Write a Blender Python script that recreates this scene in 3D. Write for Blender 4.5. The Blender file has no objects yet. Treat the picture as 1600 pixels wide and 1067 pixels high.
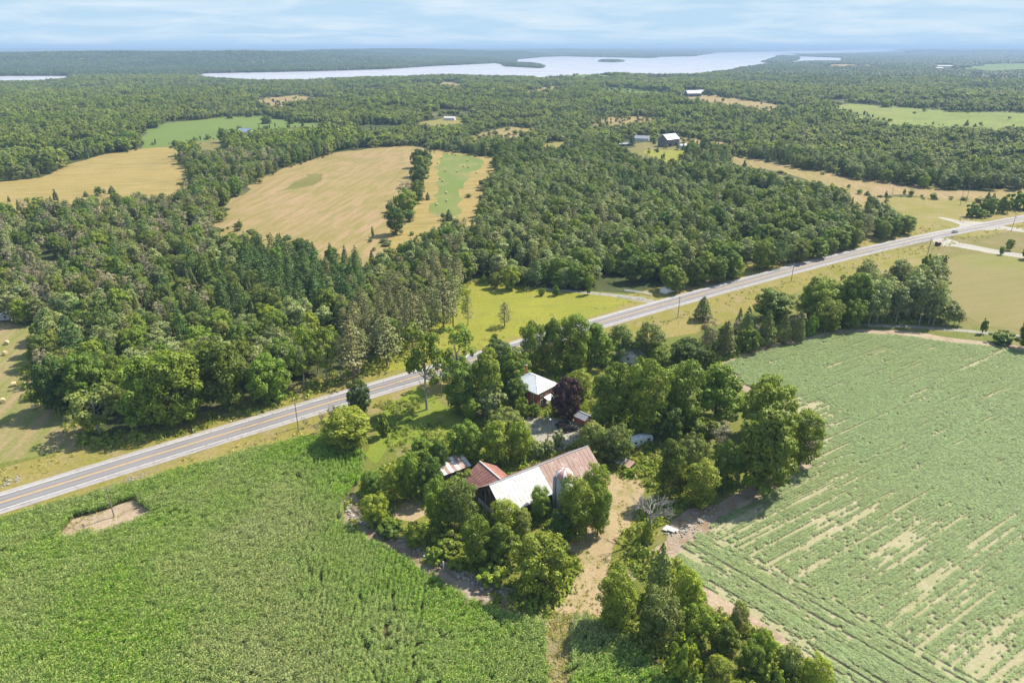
import bpy, bmesh, math, random
import numpy as np
from mathutils import Vector, Matrix
from mathutils.geometry import delaunay_2d_cdt

# ------------------------------------------------------------------ camera, light, exposure
CAM_H, FPX, HORIZON = 105.0, 1067.0, 73.0          # metres, focal length in photo pixels, horizon row
PITCH = math.atan((533.5 - HORIZON) / FPX)
SC = bpy.context.scene
COL = SC.collection
cam = bpy.data.cameras.new('camera'); cam.lens = 36.0 * FPX / 1600.0; cam.sensor_width = 36.0
cam.clip_start = 1.0; cam.clip_end = 120000.0
camo = bpy.data.objects.new('camera', cam); COL.objects.link(camo)
camo.location = (0, 0, CAM_H); camo.rotation_euler = (math.pi / 2 - PITCH, 0, 0)
SC.camera = camo

SUN_EL, SUN_AZ = math.radians(50), math.radians(34)   # azimuth counter-clockwise from +X
SUN_DIR = Vector((math.cos(SUN_EL) * math.cos(SUN_AZ), math.cos(SUN_EL) * math.sin(SUN_AZ), math.sin(SUN_EL)))
sun = bpy.data.lights.new('sun', 'SUN'); sun.energy = 4.2; sun.angle = math.radians(0.5); sun.color = (1.0, 0.93, 0.80)
suno = bpy.data.objects.new('sun', sun); COL.objects.link(suno)
suno.rotation_euler = SUN_DIR.to_track_quat('Z', 'Y').to_euler(); suno.location = (0, 0, 300)

world = bpy.data.worlds.new('World'); SC.world = world; world.use_nodes = True
SKY_STRENGTH = 0.15
SC.view_settings.view_transform = 'Standard'; SC.view_settings.look = 'None'
SC.view_settings.exposure = 1.18; SC.view_settings.gamma = 1.0; SC.view_settings.use_curve_mapping = False
SC.render.engine = 'CYCLES'
SC.cycles.max_bounces = 8; SC.cycles.diffuse_bounces = 3; SC.cycles.glossy_bounces = 3
SC.cycles.transmission_bounces = 4; SC.cycles.transparent_max_bounces = 8; SC.cycles.volume_bounces = 0
SC.cycles.use_denoising = True
SC.cycles.sample_clamp_indirect = 6.0


def build_sky():
    nt = world.node_tree; N = nt.nodes; L = nt.links; N.clear()
    out = N.new('ShaderNodeOutputWorld'); bg = N.new('ShaderNodeBackground'); bg.inputs[1].default_value = SKY_STRENGTH
    sky = N.new('ShaderNodeTexSky'); sky.sky_type = 'NISHITA'; sky.sun_disc = False
    sky.sun_elevation = SUN_EL; sky.sun_rotation = math.pi / 2 - SUN_AZ
    sky.altitude = 200; sky.air_density = 1.0; sky.dust_density = 0.1; sky.ozone_density = 2.0
    tc = N.new('ShaderNodeTexCoord'); sep = N.new('ShaderNodeSeparateXYZ'); L.new(tc.outputs['Generated'], sep.inputs[0])
    # thin cirrus: the direction projected on a cloud layer
    zc = N.new('ShaderNodeMath'); zc.operation = 'ADD'; zc.inputs[1].default_value = 0.10; L.new(sep.outputs[2], zc.inputs[0])
    zm = N.new('ShaderNodeMath'); zm.operation = 'MAXIMUM'; zm.inputs[1].default_value = 0.03; L.new(zc.outputs[0], zm.inputs[0])
    dx = N.new('ShaderNodeMath'); dx.operation = 'DIVIDE'; L.new(sep.outputs[0], dx.inputs[0]); L.new(zm.outputs[0], dx.inputs[1])
    dy = N.new('ShaderNodeMath'); dy.operation = 'DIVIDE'; L.new(sep.outputs[1], dy.inputs[0]); L.new(zm.outputs[0], dy.inputs[1])
    cb = N.new('ShaderNodeCombineXYZ'); L.new(dx.outputs[0], cb.inputs[0]); L.new(dy.outputs[0], cb.inputs[1])
    mp = N.new('ShaderNodeMapping'); mp.inputs['Scale'].default_value = (0.7, 0.8, 1.0); L.new(cb.outputs[0], mp.inputs[0])
    nz = N.new('ShaderNodeTexNoise'); nz.inputs['Scale'].default_value = 1.3; nz.inputs['Detail'].default_value = 7; nz.inputs['Roughness'].default_value = 0.6
    nz.inputs['Distortion'].default_value = 0.4; L.new(mp.outputs[0], nz.inputs[0])
    rp = N.new('ShaderNodeValToRGB'); rp.color_ramp.elements[0].position = 0.42; rp.color_ramp.elements[1].position = 0.70
    rp.color_ramp.elements[0].color = (0, 0, 0, 1); rp.color_ramp.elements[1].color = (0.62, 0.62, 0.62, 1)
    L.new(nz.outputs[0], rp.inputs[0])
    tint = N.new('ShaderNodeMixRGB'); tint.blend_type = 'DARKEN'; tint.inputs[0].default_value = 1.0
    tint.inputs[2].default_value = SKY_CAP; L.new(sky.outputs[0], tint.inputs[1])
    mx = N.new('ShaderNodeMixRGB'); L.new(rp.outputs[0], mx.inputs[0]); L.new(tint.outputs[0], mx.inputs[1]); mx.inputs[2].default_value = CLOUD
    L.new(mx.outputs[0], bg.inputs[0]); L.new(bg.outputs[0], out.inputs[0])


SKY_CAP = (1.55, 2.18, 2.75, 1); CLOUD = (2.75, 2.95, 3.05, 1)
build_sky()

rng = np.random.default_rng(7)
random.seed(7)


# ------------------------------------------------------------------ noise, pixel -> ground, terrain height
def _hash(ix, iy, s):
    h = (ix * 374761393 + iy * 668265263 + s * 974634721) & 0xffffffff
    h = ((h ^ (h >> 13)) * 1274126177) & 0xffffffff
    return ((h ^ (h >> 16)) & 0xffff) / 65535.0


def vnoise(x, y, s=0):
    x = np.asarray(x, float); y = np.asarray(y, float)
    ix = np.floor(x).astype(np.int64); iy = np.floor(y).astype(np.int64)
    fx = x - ix; fy = y - iy; fx = fx * fx * (3 - 2 * fx); fy = fy * fy * (3 - 2 * fy)
    a = _hash(ix, iy, s); b = _hash(ix + 1, iy, s); c = _hash(ix, iy + 1, s); d = _hash(ix + 1, iy + 1, s)
    return (a * (1 - fx) + b * fx) * (1 - fy) + (c * (1 - fx) + d * fx) * fy


def fbm(x, y, s=0, o=4):
    t = 0; a = 0.5; n = 0
    for k in range(o):
        t = t + a * vnoise(np.asarray(x) * 2 ** k, np.asarray(y) * 2 ** k, s + k * 17); n += a; a *= 0.5
    return t / n


def smooth(a, b, x):
    t = np.clip((np.asarray(x, float) - a) / (b - a), 0, 1); return t * t * (3 - 2 * t)


CP, SP = math.cos(PITCH), math.sin(PITCH)


def P0(px, py, z=0.0):
    """photo pixel -> point where its ray meets the level z"""
    u = (px - 800) / FPX; v = (533.5 - py) / FPX
    dx, dy, dz = u, CP + v * SP, -SP + v * CP
    t = (z - CAM_H) / dz
    return np.array([dx * t, dy * t, z])


def project(x, y, z):
    dep = y * CP - (z - CAM_H) * SP
    up = y * SP + (z - CAM_H) * CP
    return 800 + FPX * x / dep, 533.5 - FPX * up / dep, FPX / dep


SHORE = [(-400, 116), (0, 117), (315, 113), (480, 110.5), (600, 106.5), (680, 102.5), (765, 99), (805, 93), (850, 89), (880, 88), (980, 90),
         (1020, 88.5), (1080, 88), (1120, 82), (1230, 79.5), (1300, 79), (1390, 78), (1420, 88), (2000, 92)]
_sh = np.array([P0(a, b) for a, b in SHORE]); _shaz = np.arctan2(_sh[:, 0], _sh[:, 1]); _shd = np.hypot(_sh[:, 0], _sh[:, 1])
HILLS = [(60, 75.5, 5200, 1500, 800), (230, 74.8, 6200, 900, 700), (360, 76.5, 5200, 800, 600), (500, 75.5, 6800, 900, 700), (640, 75.5, 8600, 1500, 800),
         (780, 79, 8600, 900, 600), (560, 88, 4900, 700, 450), (300, 90, 4300, 700, 500), (880, 77, 13000, 1400, 900), (1080, 79, 13000, 1500, 900),
         (1480, 77.5, 12500, 2500, 1500), (1640, 77, 9500, 1500, 1200), (1330, 82, 9000, 1500, 1000)]
_hl = []
for _px, _py, _D, _sx, _sy in HILLS:
    az = math.atan2((_px - 800) / FPX, CP + (533.5 - _py) / FPX * SP)
    _hl.append((az, _D, CAM_H - 14 - _D * (_py - HORIZON) / FPX, _sx, _sy))


KNOLLS = [(0.096, 2450, 26, 150, 130), (0.30, 1900, 8, 200, 150), (-0.22, 1250, 9, 150, 120), (-0.03, 1650, 9, 200, 150)]


def height(x, y):
    x = np.asarray(x, float); y = np.asarray(y, float)
    r = np.hypot(x, y); az = np.arctan2(x, y)
    h = 9.0 * (fbm(x / 520 + 3.3, y / 520, 5, 2)) * smooth(640, 1050, r) * (1 - smooth(1700, 2300, r)) * (np.abs(az) < 1.2)
    far = np.zeros_like(r)
    for a, D, z, sx, sy in _hl:
        dl = (az - a) * r; dr = r - D
        far = np.maximum(far, 1.0 * z * np.exp(-(dl / sx) ** 2 - (dr / sy) ** 2))
    far = far * (0.55 + 0.9 * fbm(x / 700, y / 700, 9, 3)) + 24 * fbm(x / 1500, y / 1500, 21, 3)
    band = smooth(15000, 22000, r) * (48 + 44 * fbm(az * 14, r / 9000, 31, 3))
    far = np.maximum(far, band); far = 106 * np.tanh(far / 118)
    sd = np.interp(az, _shaz, _shd)
    for a, D, zz, sx, sy in KNOLLS: h = h + zz * np.exp(-((az - a) * r / sx) ** 2 - ((r - D) / sy) ** 2)
    return h + far * smooth(100, 1700, r - sd)


def P(px, py, z=0.0):
    """photo pixel -> terrain point (fixed-point on the height field)"""
    if py < 126:        # grazing rays: first point where the ray meets the land
        u = (px - 800) / FPX; v = (533.5 - py) / FPX
        t = np.geomspace(1200, 45000, 4000) ; dx, dy, dz = u, CP + v * SP, -SP + v * CP
        hz = CAM_H + dz * t - z - height(dx * t, dy * t); k = int(np.argmax(hz < 0)) if (hz < 0).any() else len(t) - 1
        return np.array([dx * t[k], dy * t[k], z + float(height(dx * t[k], dy * t[k]))])
    p = P0(px, py, z)
    for _ in range(8):
        p = P0(px, py, z + float(height(p[0], p[1])))
    return p


def P2(px, py):
    p = P(px, py); return (float(p[0]), float(p[1]))


def inside(poly, x, y):
    """vectorised even-odd test"""
    x = np.asarray(x, float); y = np.asarray(y, float); r = np.zeros(x.shape, bool)
    q = np.asarray(poly, float); n = len(q)
    x0, y0 = q[:, 0].min(), q[:, 1].min(); x1, y1 = q[:, 0].max(), q[:, 1].max()
    m = (x >= x0) & (x <= x1) & (y >= y0) & (y <= y1)
    if not m.any(): return r
    xs = x[m]; ys = y[m]; c = np.zeros(xs.shape, bool); j = n - 1
    for i in range(n):
        xi, yi = q[i]; xj, yj = q[j]
        if yi != yj:
            c ^= ((yi > ys) != (yj > ys)) & (xs < (xj - xi) * (ys - yi) / (yj - yi) + xi)
        j = i
    r[m] = c
    return r


# ------------------------------------------------------------------ objects
def tag(o, label=None, cat=None, group=None, kind=None):
    if label: o['label'] = label
    if cat: o['category'] = cat
    if group: o['group'] = group
    if kind: o['kind'] = kind
    return o


def empty(name, loc=(0, 0, 0), rz=0.0, label=None, cat=None, group=None):
    o = bpy.data.objects.new(name, None); COL.objects.link(o)
    o.location = loc; o.rotation_euler = (0, 0, rz); o.empty_display_size = 0.5
    return tag(o, label, cat, group)


def link(name, me, parent=None, loc=None):
    o = bpy.data.objects.new(name, me); COL.objects.link(o)
    if parent is not None: o.parent = parent
    if loc is not None: o.location = loc
    return o


class MB:
    """collects boxes, tubes and faces; build() links them as one mesh object"""
    def __init__(s): s.v = []; s.f = []; s.m = []

    def face(s, pts, mi=0):
        b = len(s.v); s.v += [tuple(map(float, p)) for p in pts]; s.f.append(tuple(range(b, b + len(pts)))); s.m.append(mi); return s

    def box(s, x0, y0, z0, x1, y1, z1, mi=0):
        b = len(s.v)
        s.v += [(x0, y0, z0), (x1, y0, z0), (x1, y1, z0), (x0, y1, z0), (x0, y0, z1), (x1, y0, z1), (x1, y1, z1), (x0, y1, z1)]
        for q in ((0, 3, 2, 1), (4, 5, 6, 7), (0, 1, 5, 4), (1, 2, 6, 5), (2, 3, 7, 6), (3, 0, 4, 7)):
            s.f.append(tuple(b + k for k in q)); s.m.append(mi)
        return s

    def tube(s, pts, rad, n=6, mi=0, cap=True):
        pts = [Vector(p) for p in pts]; rad = list(rad) if hasattr(rad, '__len__') else [rad] * len(pts)
        b = len(s.v)
        for i, p in enumerate(pts):
            d = (pts[min(i + 1, len(pts) - 1)] - pts[max(i - 1, 0)])
            d = d.normalized() if d.length > 1e-9 else Vector((0, 0, 1))
            a = d.orthogonal() if abs(d.z) > 0.999 or True else None
            a = (Vector((1, 0, 0)) if abs(d.x) < 0.8 else Vector((0, 1, 0))); a = (a - d * a.dot(d)).normalized(); c = d.cross(a)
            for k in range(n):
                t = 2 * math.pi * k / n; q = p + (a * math.cos(t) + c * math.sin(t)) * rad[i]; s.v.append(tuple(q))
        for i in range(len(pts) - 1):
            for k in range(n):
                s.f.append((b + i * n + k, b + i * n + (k + 1) % n, b + (i + 1) * n + (k + 1) % n, b + (i + 1) * n + k)); s.m.append(mi)
        if cap:
            s.f.append(tuple(b + k for k in reversed(range(n)))); s.m.append(mi)
            e = b + (len(pts) - 1) * n; s.f.append(tuple(e + k for k in range(n))); s.m.append(mi)
        return s

    def prism(s, prof, y0, y1, mi=0):
        """profile of (x,z), extruded along y"""
        n = len(prof); b = len(s.v)
        s.v += [(x, y0, z) for x, z in prof] + [(x, y1, z) for x, z in prof]
        for k in range(n):
            s.f.append((b + k, b + (k + 1) % n, b + n + (k + 1) % n, b + n + k)); s.m.append(mi)
        s.f.append(tuple(b + k for k in reversed(range(n)))); s.m.append(mi)
        s.f.append(tuple(b + n + k for k in range(n))); s.m.append(mi)
        return s

    def slab(s, a, b_, c, d, t, mi=0):
        """a thin plate on four corner points, thickened downwards along its normal"""
        A, B, C, D = map(Vector, (a, b_, c, d)); n = (B - A).cross(D - A).normalized() * t
        k = len(s.v); s.v += [tuple(q) for q in (A, B, C, D, A - n, B - n, C - n, D - n)]
        for q in ((0, 1, 2, 3), (7, 6, 5, 4), (0, 4, 5, 1), (1, 5, 6, 2), (2, 6, 7, 3), (3, 7, 4, 0)):
            s.f.append(tuple(k + i for i in q)); s.m.append(mi)
        return s

    def mesh(s, name, mats, smooth_=False):
        me = bpy.data.meshes.new(name); me.from_pydata(s.v, [], s.f)
        for m in (mats if isinstance(mats, (list, tuple)) else [mats]): me.materials.append(m)
        me.polygons.foreach_set('material_index', s.m)
        if smooth_: me.polygons.foreach_set('use_smooth', [True] * len(s.f))
        bm = bmesh.new(); bm.from_mesh(me); bmesh.ops.recalc_face_normals(bm, faces=bm.faces); bm.to_mesh(me); bm.free()
        me.update(); return me

    def build(s, name, mats, parent=None, smooth_=False): return link(name, s.mesh(name, mats, smooth_), parent)


# ------------------------------------------------------------------ materials
def new_mat(name):
    m = bpy.data.materials.new(name); m.use_nodes = True; nt = m.node_tree; nt.nodes.clear()
    return m, nt.nodes, nt.links


def node(N, L, t, ins=None, **kw):
    n = N.new(t)
    for k, v in kw.items(): setattr(n, k, v)
    for k, v in (ins or {}).items():
        s = n.inputs[k]
        if hasattr(v, 'is_output'): L.new(v, s)
        else: s.default_value = v
    return n


def c4(c): return (c[0], c[1], c[2], 1.0)


def noise(N, L, vec, scale, detail=4, rough=0.55, lo=0.35, hi=0.65):
    n = node(N, L, 'ShaderNodeTexNoise', {'Vector': vec, 'Scale': scale, 'Detail': detail, 'Roughness': rough})
    r = node(N, L, 'ShaderNodeMapRange', {'Value': n.outputs[0], 'From Min': lo, 'From Max': hi}, clamp=True)
    return r.outputs[0]


def mix(N, L, f, a, b, mode='MIX'):
    return node(N, L, 'ShaderNodeMixRGB', {0: f, 1: a if hasattr(a, 'is_output') else c4(a), 2: b if hasattr(b, 'is_output') else c4(b)}, blend_type=mode).outputs[0]


GROUND, LEAF = 0.60, 1.48


def ground_mat(name, c1, c2, c3=None, s1=0.05, s2=0.4, s3=0.02, fine=1.8, stripes=None, bump=0.25, rough=0.9, gran=0.3, macro=None):
    """c1/c2 patches, c3 sparse spots; stripes=(angle_deg, period_m, colour, strength)"""
    m, N, L = new_mat(name)
    k_ = lambda c: tuple(v * GROUND for v in c)
    c1 = k_(c1); c2 = k_(c2); c3 = k_(c3) if c3 else None; macro = (macro[0], k_(macro[1])) if macro else None
    if stripes: stripes = (stripes[0], stripes[1], k_(stripes[2]), stripes[3])
    pos = node(N, L, 'ShaderNodeNewGeometry').outputs['Position']
    col = mix(N, L, noise(N, L, pos, s1, 5), c1, c2)
    if c3: col = mix(N, L, noise(N, L, pos, s2, 4, 0.6, 0.5, 0.72), col, c3)
    if macro:
        col = mix(N, L, noise(N, L, pos, macro[0], 3, 0.5, 0.42, 0.62), col, macro[1])
    if stripes:
        ang, per, sc, st = stripes
        mp = node(N, L, 'ShaderNodeMapping', {'Vector': pos, 'Rotation': (0, 0, -math.radians(ang))})
        mp2 = node(N, L, 'ShaderNodeMapping', {'Vector': mp.outputs[0], 'Scale': (0.03, 1.0 / per, 0.0)})
        sn = noise(N, L, mp2.outputs[0], 1.0, 3, 0.6, 0.4, 0.62)
        f = node(N, L, 'ShaderNodeMath', {0: sn, 1: st}, operation='MULTIPLY').outputs[0]
        col = mix(N, L, f, col, sc)
    g = node(N, L, 'ShaderNodeTexNoise', {'Vector': pos, 'Scale': fine, 'Detail': 5, 'Roughness': 0.7}).outputs[0]
    gr = node(N, L, 'ShaderNodeMapRange', {'Value': g, 'From Min': 0.3, 'From Max': 0.7, 'To Min': 1 - gran, 'To Max': 1 + gran}).outputs[0]
    hs = node(N, L, 'ShaderNodeHueSaturation', {'Value': gr, 'Color': col}).outputs[0]
    b = node(N, L, 'ShaderNodeBsdfPrincipled', {'Base Color': hs, 'Roughness': rough, 'Specular IOR Level': 0.15})
    if bump:
        bp = node(N, L, 'ShaderNodeBump', {'Height': g, 'Strength': bump, 'Distance': 0.5}); L.new(bp.outputs[0], b.inputs['Normal'])
    L.new(b.outputs[0], node(N, L, 'ShaderNodeOutputMaterial').inputs[0])
    return m


def leaf_mat(name, ca, cb, spots=None, trans=0.22, macro=None, fine=0.9, vary=1.0):
    """foliage: colour differs from plant to plant and from spray to spray"""
    m, N, L = new_mat(name)
    k_ = lambda c: (c[0] * LEAF * 0.97, c[1] * LEAF, c[2] * LEAF * 0.82)
    ca = k_(ca); cb = k_(cb); spots = (spots[0], k_(spots[1])) if spots else None; macro = (macro[0], k_(macro[1])) if macro else None
    pos = node(N, L, 'ShaderNodeNewGeometry').outputs['Position']
    rnd = node(N, L, 'ShaderNodeObjectInfo').outputs['Random']
    col = mix(N, L, rnd, ca, cb)
    if spots:
        col = mix(N, L, noise(N, L, pos, spots[0], 3, 0.5, 0.45, 0.65), col, spots[1])
    if macro:
        col = mix(N, L, noise(N, L, pos, macro[0], 4, 0.5, 0.40, 0.62), col, macro[1])
    g = node(N, L, 'ShaderNodeTexNoise', {'Vector': pos, 'Scale': fine, 'Detail': 3, 'Roughness': 0.6}).outputs[0]
    gr = node(N, L, 'ShaderNodeMapRange', {'Value': g, 'From Min': 0.3, 'From Max': 0.7, 'To Min': 0.72, 'To Max': 1.28}).outputs[0]
    r2 = node(N, L, 'ShaderNodeMath', {0: rnd, 1: 7.31}, operation='MULTIPLY').outputs[0]
    r3 = node(N, L, 'ShaderNodeMath', {0: r2}, operation='FRACT').outputs[0]
    vv = node(N, L, 'ShaderNodeMapRange', {'Value': r3, 'To Min': 1.06 - 0.26 * vary, 'To Max': 1.06 + 0.26 * vary}).outputs[0]
    gr = node(N, L, 'ShaderNodeMath', {0: gr, 1: vv}, operation='MULTIPLY').outputs[0]
    r4 = node(N, L, 'ShaderNodeMath', {0: node(N, L, 'ShaderNodeMath', {0: rnd, 1: 23.7}, operation='MULTIPLY').outputs[0]}, operation='FRACT').outputs[0]
    hue = node(N, L, 'ShaderNodeMapRange', {'Value': r4, 'To Min': 0.497 - 0.010 * vary, 'To Max': 0.497 + 0.018 * vary}).outputs[0]
    hs = node(N, L, 'ShaderNodeHueSaturation', {'Hue': hue, 'Value': gr, 'Color': col}).outputs[0]
    b = node(N, L, 'ShaderNodeBsdfPrincipled', {'Base Color': hs, 'Roughness': 0.55, 'Specular IOR Level': 0.25})
    tcol = mix(N, L, 1.0, hs, (1.25, 1.35, 0.55), 'MULTIPLY')
    t = node(N, L, 'ShaderNodeBsdfTranslucent', {'Color': tcol})
    ms = node(N, L, 'ShaderNodeMixShader', {0: trans, 1: b.outputs[0], 2: t.outputs[0]})
    L.new(ms.outputs[0], node(N, L, 'ShaderNodeOutputMaterial').inputs[0])
    return m


def plain(name, c, rough=0.7, spec=0.3, metal=0.0, c2=None, scale=1.5, wear=None, gran=0.12, bump=0.0, stretch=None, objspace=True):
    m, N, L = new_mat(name)
    v = node(N, L, 'ShaderNodeTexCoord').outputs['Object']
    if stretch: v = node(N, L, 'ShaderNodeMapping', {'Vector': v, 'Scale': stretch}).outputs[0]
    col = mix(N, L, noise(N, L, v, scale, 5, 0.6), c, c2 if c2 else c)
    if wear: col = mix(N, L, noise(N, L, v, wear[0], 5, 0.65, 0.52, 0.66), col, wear[1])
    g = node(N, L, 'ShaderNodeTexNoise', {'Vector': v, 'Scale': scale * 6, 'Detail': 4}).outputs[0]
    gr = node(N, L, 'ShaderNodeMapRange', {'Value': g, 'From Min': 0.3, 'From Max': 0.7, 'To Min': 1 - gran, 'To Max': 1 + gran}).outputs[0]
    hs = node(N, L, 'ShaderNodeHueSaturation', {'Value': gr, 'Color': col}).outputs[0]
    b = node(N, L, 'ShaderNodeBsdfPrincipled', {'Base Color': hs, 'Roughness': rough, 'Specular IOR Level': spec, 'Metallic': metal})
    if bump:
        bp = node(N, L, 'ShaderNodeBump', {'Height': g, 'Strength': bump, 'Distance': 0.05}); L.new(bp.outputs[0], b.inputs['Normal'])
    L.new(b.outputs[0], node(N, L, 'ShaderNodeOutputMaterial').inputs[0])
    return m


M = {}
M['forest_floor'] = ground_mat('forest_floor', (0.065, 0.085, 0.024), (0.10, 0.115, 0.035), (0.22, 0.20, 0.08), 0.03, 0.012, fine=0.25, gran=0.4)
M['rough_grass'] = ground_mat('rough_grass', (0.15, 0.19, 0.03), (0.22, 0.225, 0.045), (0.30, 0.25, 0.10), 0.06, 0.10, fine=1.2, gran=0.35)
M['verge'] = ground_mat('verge_grass', (0.27, 0.25, 0.045), (0.34, 0.28, 0.085), (0.38, 0.29, 0.15), 0.05, 0.12, fine=1.0, gran=0.28)
M['verge_dry'] = ground_mat('dry_verge_grass', (0.26, 0.215, 0.075), (0.22, 0.21, 0.05), (0.33, 0.255, 0.14), 0.035, 0.08, fine=0.8, gran=0.25)
M['meadow'] = ground_mat('meadow_grass', (0.30, 0.315, 0.028), (0.37, 0.35, 0.045), (0.25, 0.28, 0.035), 0.05, 0.10, fine=0.9, gran=0.22, stripes=(8, 1.6, (0.25, 0.235, 0.06), 0.4))
M['lawn'] = ground_mat('lawn_grass', (0.20, 0.27, 0.025), (0.25, 0.30, 0.04), (0.28, 0.27, 0.07), 0.08, 0.15, fine=1.3, gran=0.25)
M['hay'] = ground_mat('cut_hay', (0.27, 0.265, 0.075), (0.21, 0.25, 0.055), (0.33, 0.25, 0.13), 0.035, 0.06, fine=0.9, gran=0.22, stripes=(100, 4.0, (0.40, 0.30, 0.155), 0.9))
M['tan'] = ground_mat('dry_hay_stubble', (0.40, 0.29, 0.085), (0.335, 0.26, 0.07), (0.28, 0.225, 0.07), 0.012, 0.03, fine=0.5, gran=0.16, stripes=(15, 6.0, (0.46, 0.35, 0.14), 0.8))
M['wheat'] = ground_mat('wheat_stubble', (0.47, 0.31, 0.185), (0.41, 0.305, 0.125), (0.29, 0.25, 0.075), 0.010, 0.016, fine=0.5, gran=0.14, stripes=(82, 4.5, (0.30, 0.25, 0.075), 0.9))
M['weed_stubble'] = ground_mat('weedy_stubble', (0.24, 0.215, 0.06), (0.20, 0.19, 0.05), None, 0.03, 0.1, fine=0.5, gran=0.2)
M['clover'] = ground_mat('green_hay', (0.185, 0.26, 0.05), (0.23, 0.275, 0.065), (0.34, 0.29, 0.12), 0.014, 0.03, fine=0.6, gran=0.16, stripes=(95, 6.0, (0.20, 0.23, 0.07), 0.5))
M['pasture'] = ground_mat('green_pasture', (0.145, 0.225, 0.042), (0.19, 0.255, 0.05), None, 0.006, 0.03, fine=0.3, gran=0.12, stripes=(20, 6.0, (0.21, 0.26, 0.07), 0.4))
M['marsh'] = ground_mat('marsh', (0.22, 0.275, 0.05), (0.27, 0.295, 0.07), (0.17, 0.21, 0.05), 0.006, 0.02, fine=0.08, gran=0.25)
M['park'] = ground_mat('mown_dry_lawn', (0.31, 0.245, 0.10), (0.26, 0.235, 0.075), (0.21, 0.24, 0.05), 0.018, 0.012, fine=0.9, gran=0.14, macro=(0.012, (0.24, 0.25, 0.05)), stripes=(20, 3.0, (0.33, 0.27, 0.12), 0.5))
M['soil'] = ground_mat('bare_soil', (0.54, 0.42, 0.30), (0.45, 0.34, 0.23), (0.26, 0.19, 0.11), 0.15, 0.25, fine=1.6, gran=0.25)
M['soil_soy'] = ground_mat('field_soil', (0.47, 0.42, 0.25), (0.40, 0.385, 0.20), (0.55, 0.48, 0.33), 0.05, 0.3, fine=1.6, gran=0.2)
M['soil_corn'] = ground_mat('corn_soil', (0.20, 0.17, 0.085), (0.15, 0.145, 0.06), (0.11, 0.13, 0.04), 0.08, 0.3, fine=1.6, gran=0.3)
M['track'] = ground_mat('dirt_track', (0.56, 0.42, 0.26), (0.47, 0.36, 0.19), (0.27, 0.25, 0.065), 0.12, 0.16, fine=1.5, gran=0.22, stripes=(75, 1.7, (0.46, 0.34, 0.20), 0.6))
M['straw'] = ground_mat('straw_track', (0.40, 0.325, 0.19), (0.31, 0.255, 0.13), (0.21, 0.19, 0.07), 0.5, 1.2, fine=2.5, gran=0.4, bump=0.6)
M['gravel'] = ground_mat('gravel', (0.46, 0.42, 0.36), (0.38, 0.345, 0.29), (0.27, 0.25, 0.15), 0.15, 0.3, fine=2.2, gran=0.2)
M['white_gravel'] = ground_mat('pale_gravel', (0.56, 0.52, 0.45), (0.47, 0.43, 0.37), None, 0.15, 0.3, fine=2.2, gran=0.15)
M['shoulder'] = ground_mat('gravel_shoulder', (0.52, 0.48, 0.46), (0.45, 0.415, 0.40), (0.36, 0.32, 0.28), 0.12, 0.5, fine=2.5, gran=0.14, bump=0.1)
M['rubble_soil'] = ground_mat('stony_soil', (0.46, 0.37, 0.28), (0.30, 0.19, 0.10), (0.52, 0.45, 0.38), 0.25, 0.5, fine=2.0, gran=0.35, bump=0.5)
M['weedy'] = ground_mat('weedy_ground', (0.20, 0.235, 0.03), (0.28, 0.27, 0.055), (0.15, 0.20, 0.03), 0.15, 0.3, fine=1.6, gran=0.45, bump=0.6)


def asphalt_mat():
    m, N, L = new_mat('old_asphalt')
    uv = node(N, L, 'ShaderNodeUVMap').outputs[0]
    sep = node(N, L, 'ShaderNodeSeparateXYZ', {0: uv}).outputs
    pos = node(N, L, 'ShaderNodeNewGeometry').outputs['Position']
    w = node(N, L, 'ShaderNodeMath', {0: sep[0], 1: 4 * 2 * math.pi}, operation='MULTIPLY').outputs[0]      # wheel paths polished by tyres
    cs = node(N, L, 'ShaderNodeMath', {0: w}, operation='COSINE').outputs[0]
    f = node(N, L, 'ShaderNodeMapRange', {'Value': cs, 'From Min': -1.0, 'From Max': 1.0, 'To Min': 0.0, 'To Max': 0.8}).outputs[0]
    mp = node(N, L, 'ShaderNodeMapping', {'Vector': uv, 'Scale': (3.0, 0.02, 1)}).outputs[0]
    st = noise(N, L, mp, 6.0, 4, 0.6)
    col = mix(N, L, f, (0.125, 0.118, 0.122), (0.205, 0.195, 0.195))
    col = mix(N, L, noise(N, L, pos, 0.06, 4), col, (0.175, 0.165, 0.168))
    f2 = node(N, L, 'ShaderNodeMath', {0: st, 1: 0.35}, operation='MULTIPLY').outputs[0]
    col = mix(N, L, f2, col, (0.24, 0.225, 0.225))
    b = node(N, L, 'ShaderNodeBsdfPrincipled', {'Base Color': col, 'Roughness': 0.85, 'Specular IOR Level': 0.3})
    L.new(b.outputs[0], node(N, L, 'ShaderNodeOutputMaterial').inputs[0]); return m


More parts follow.
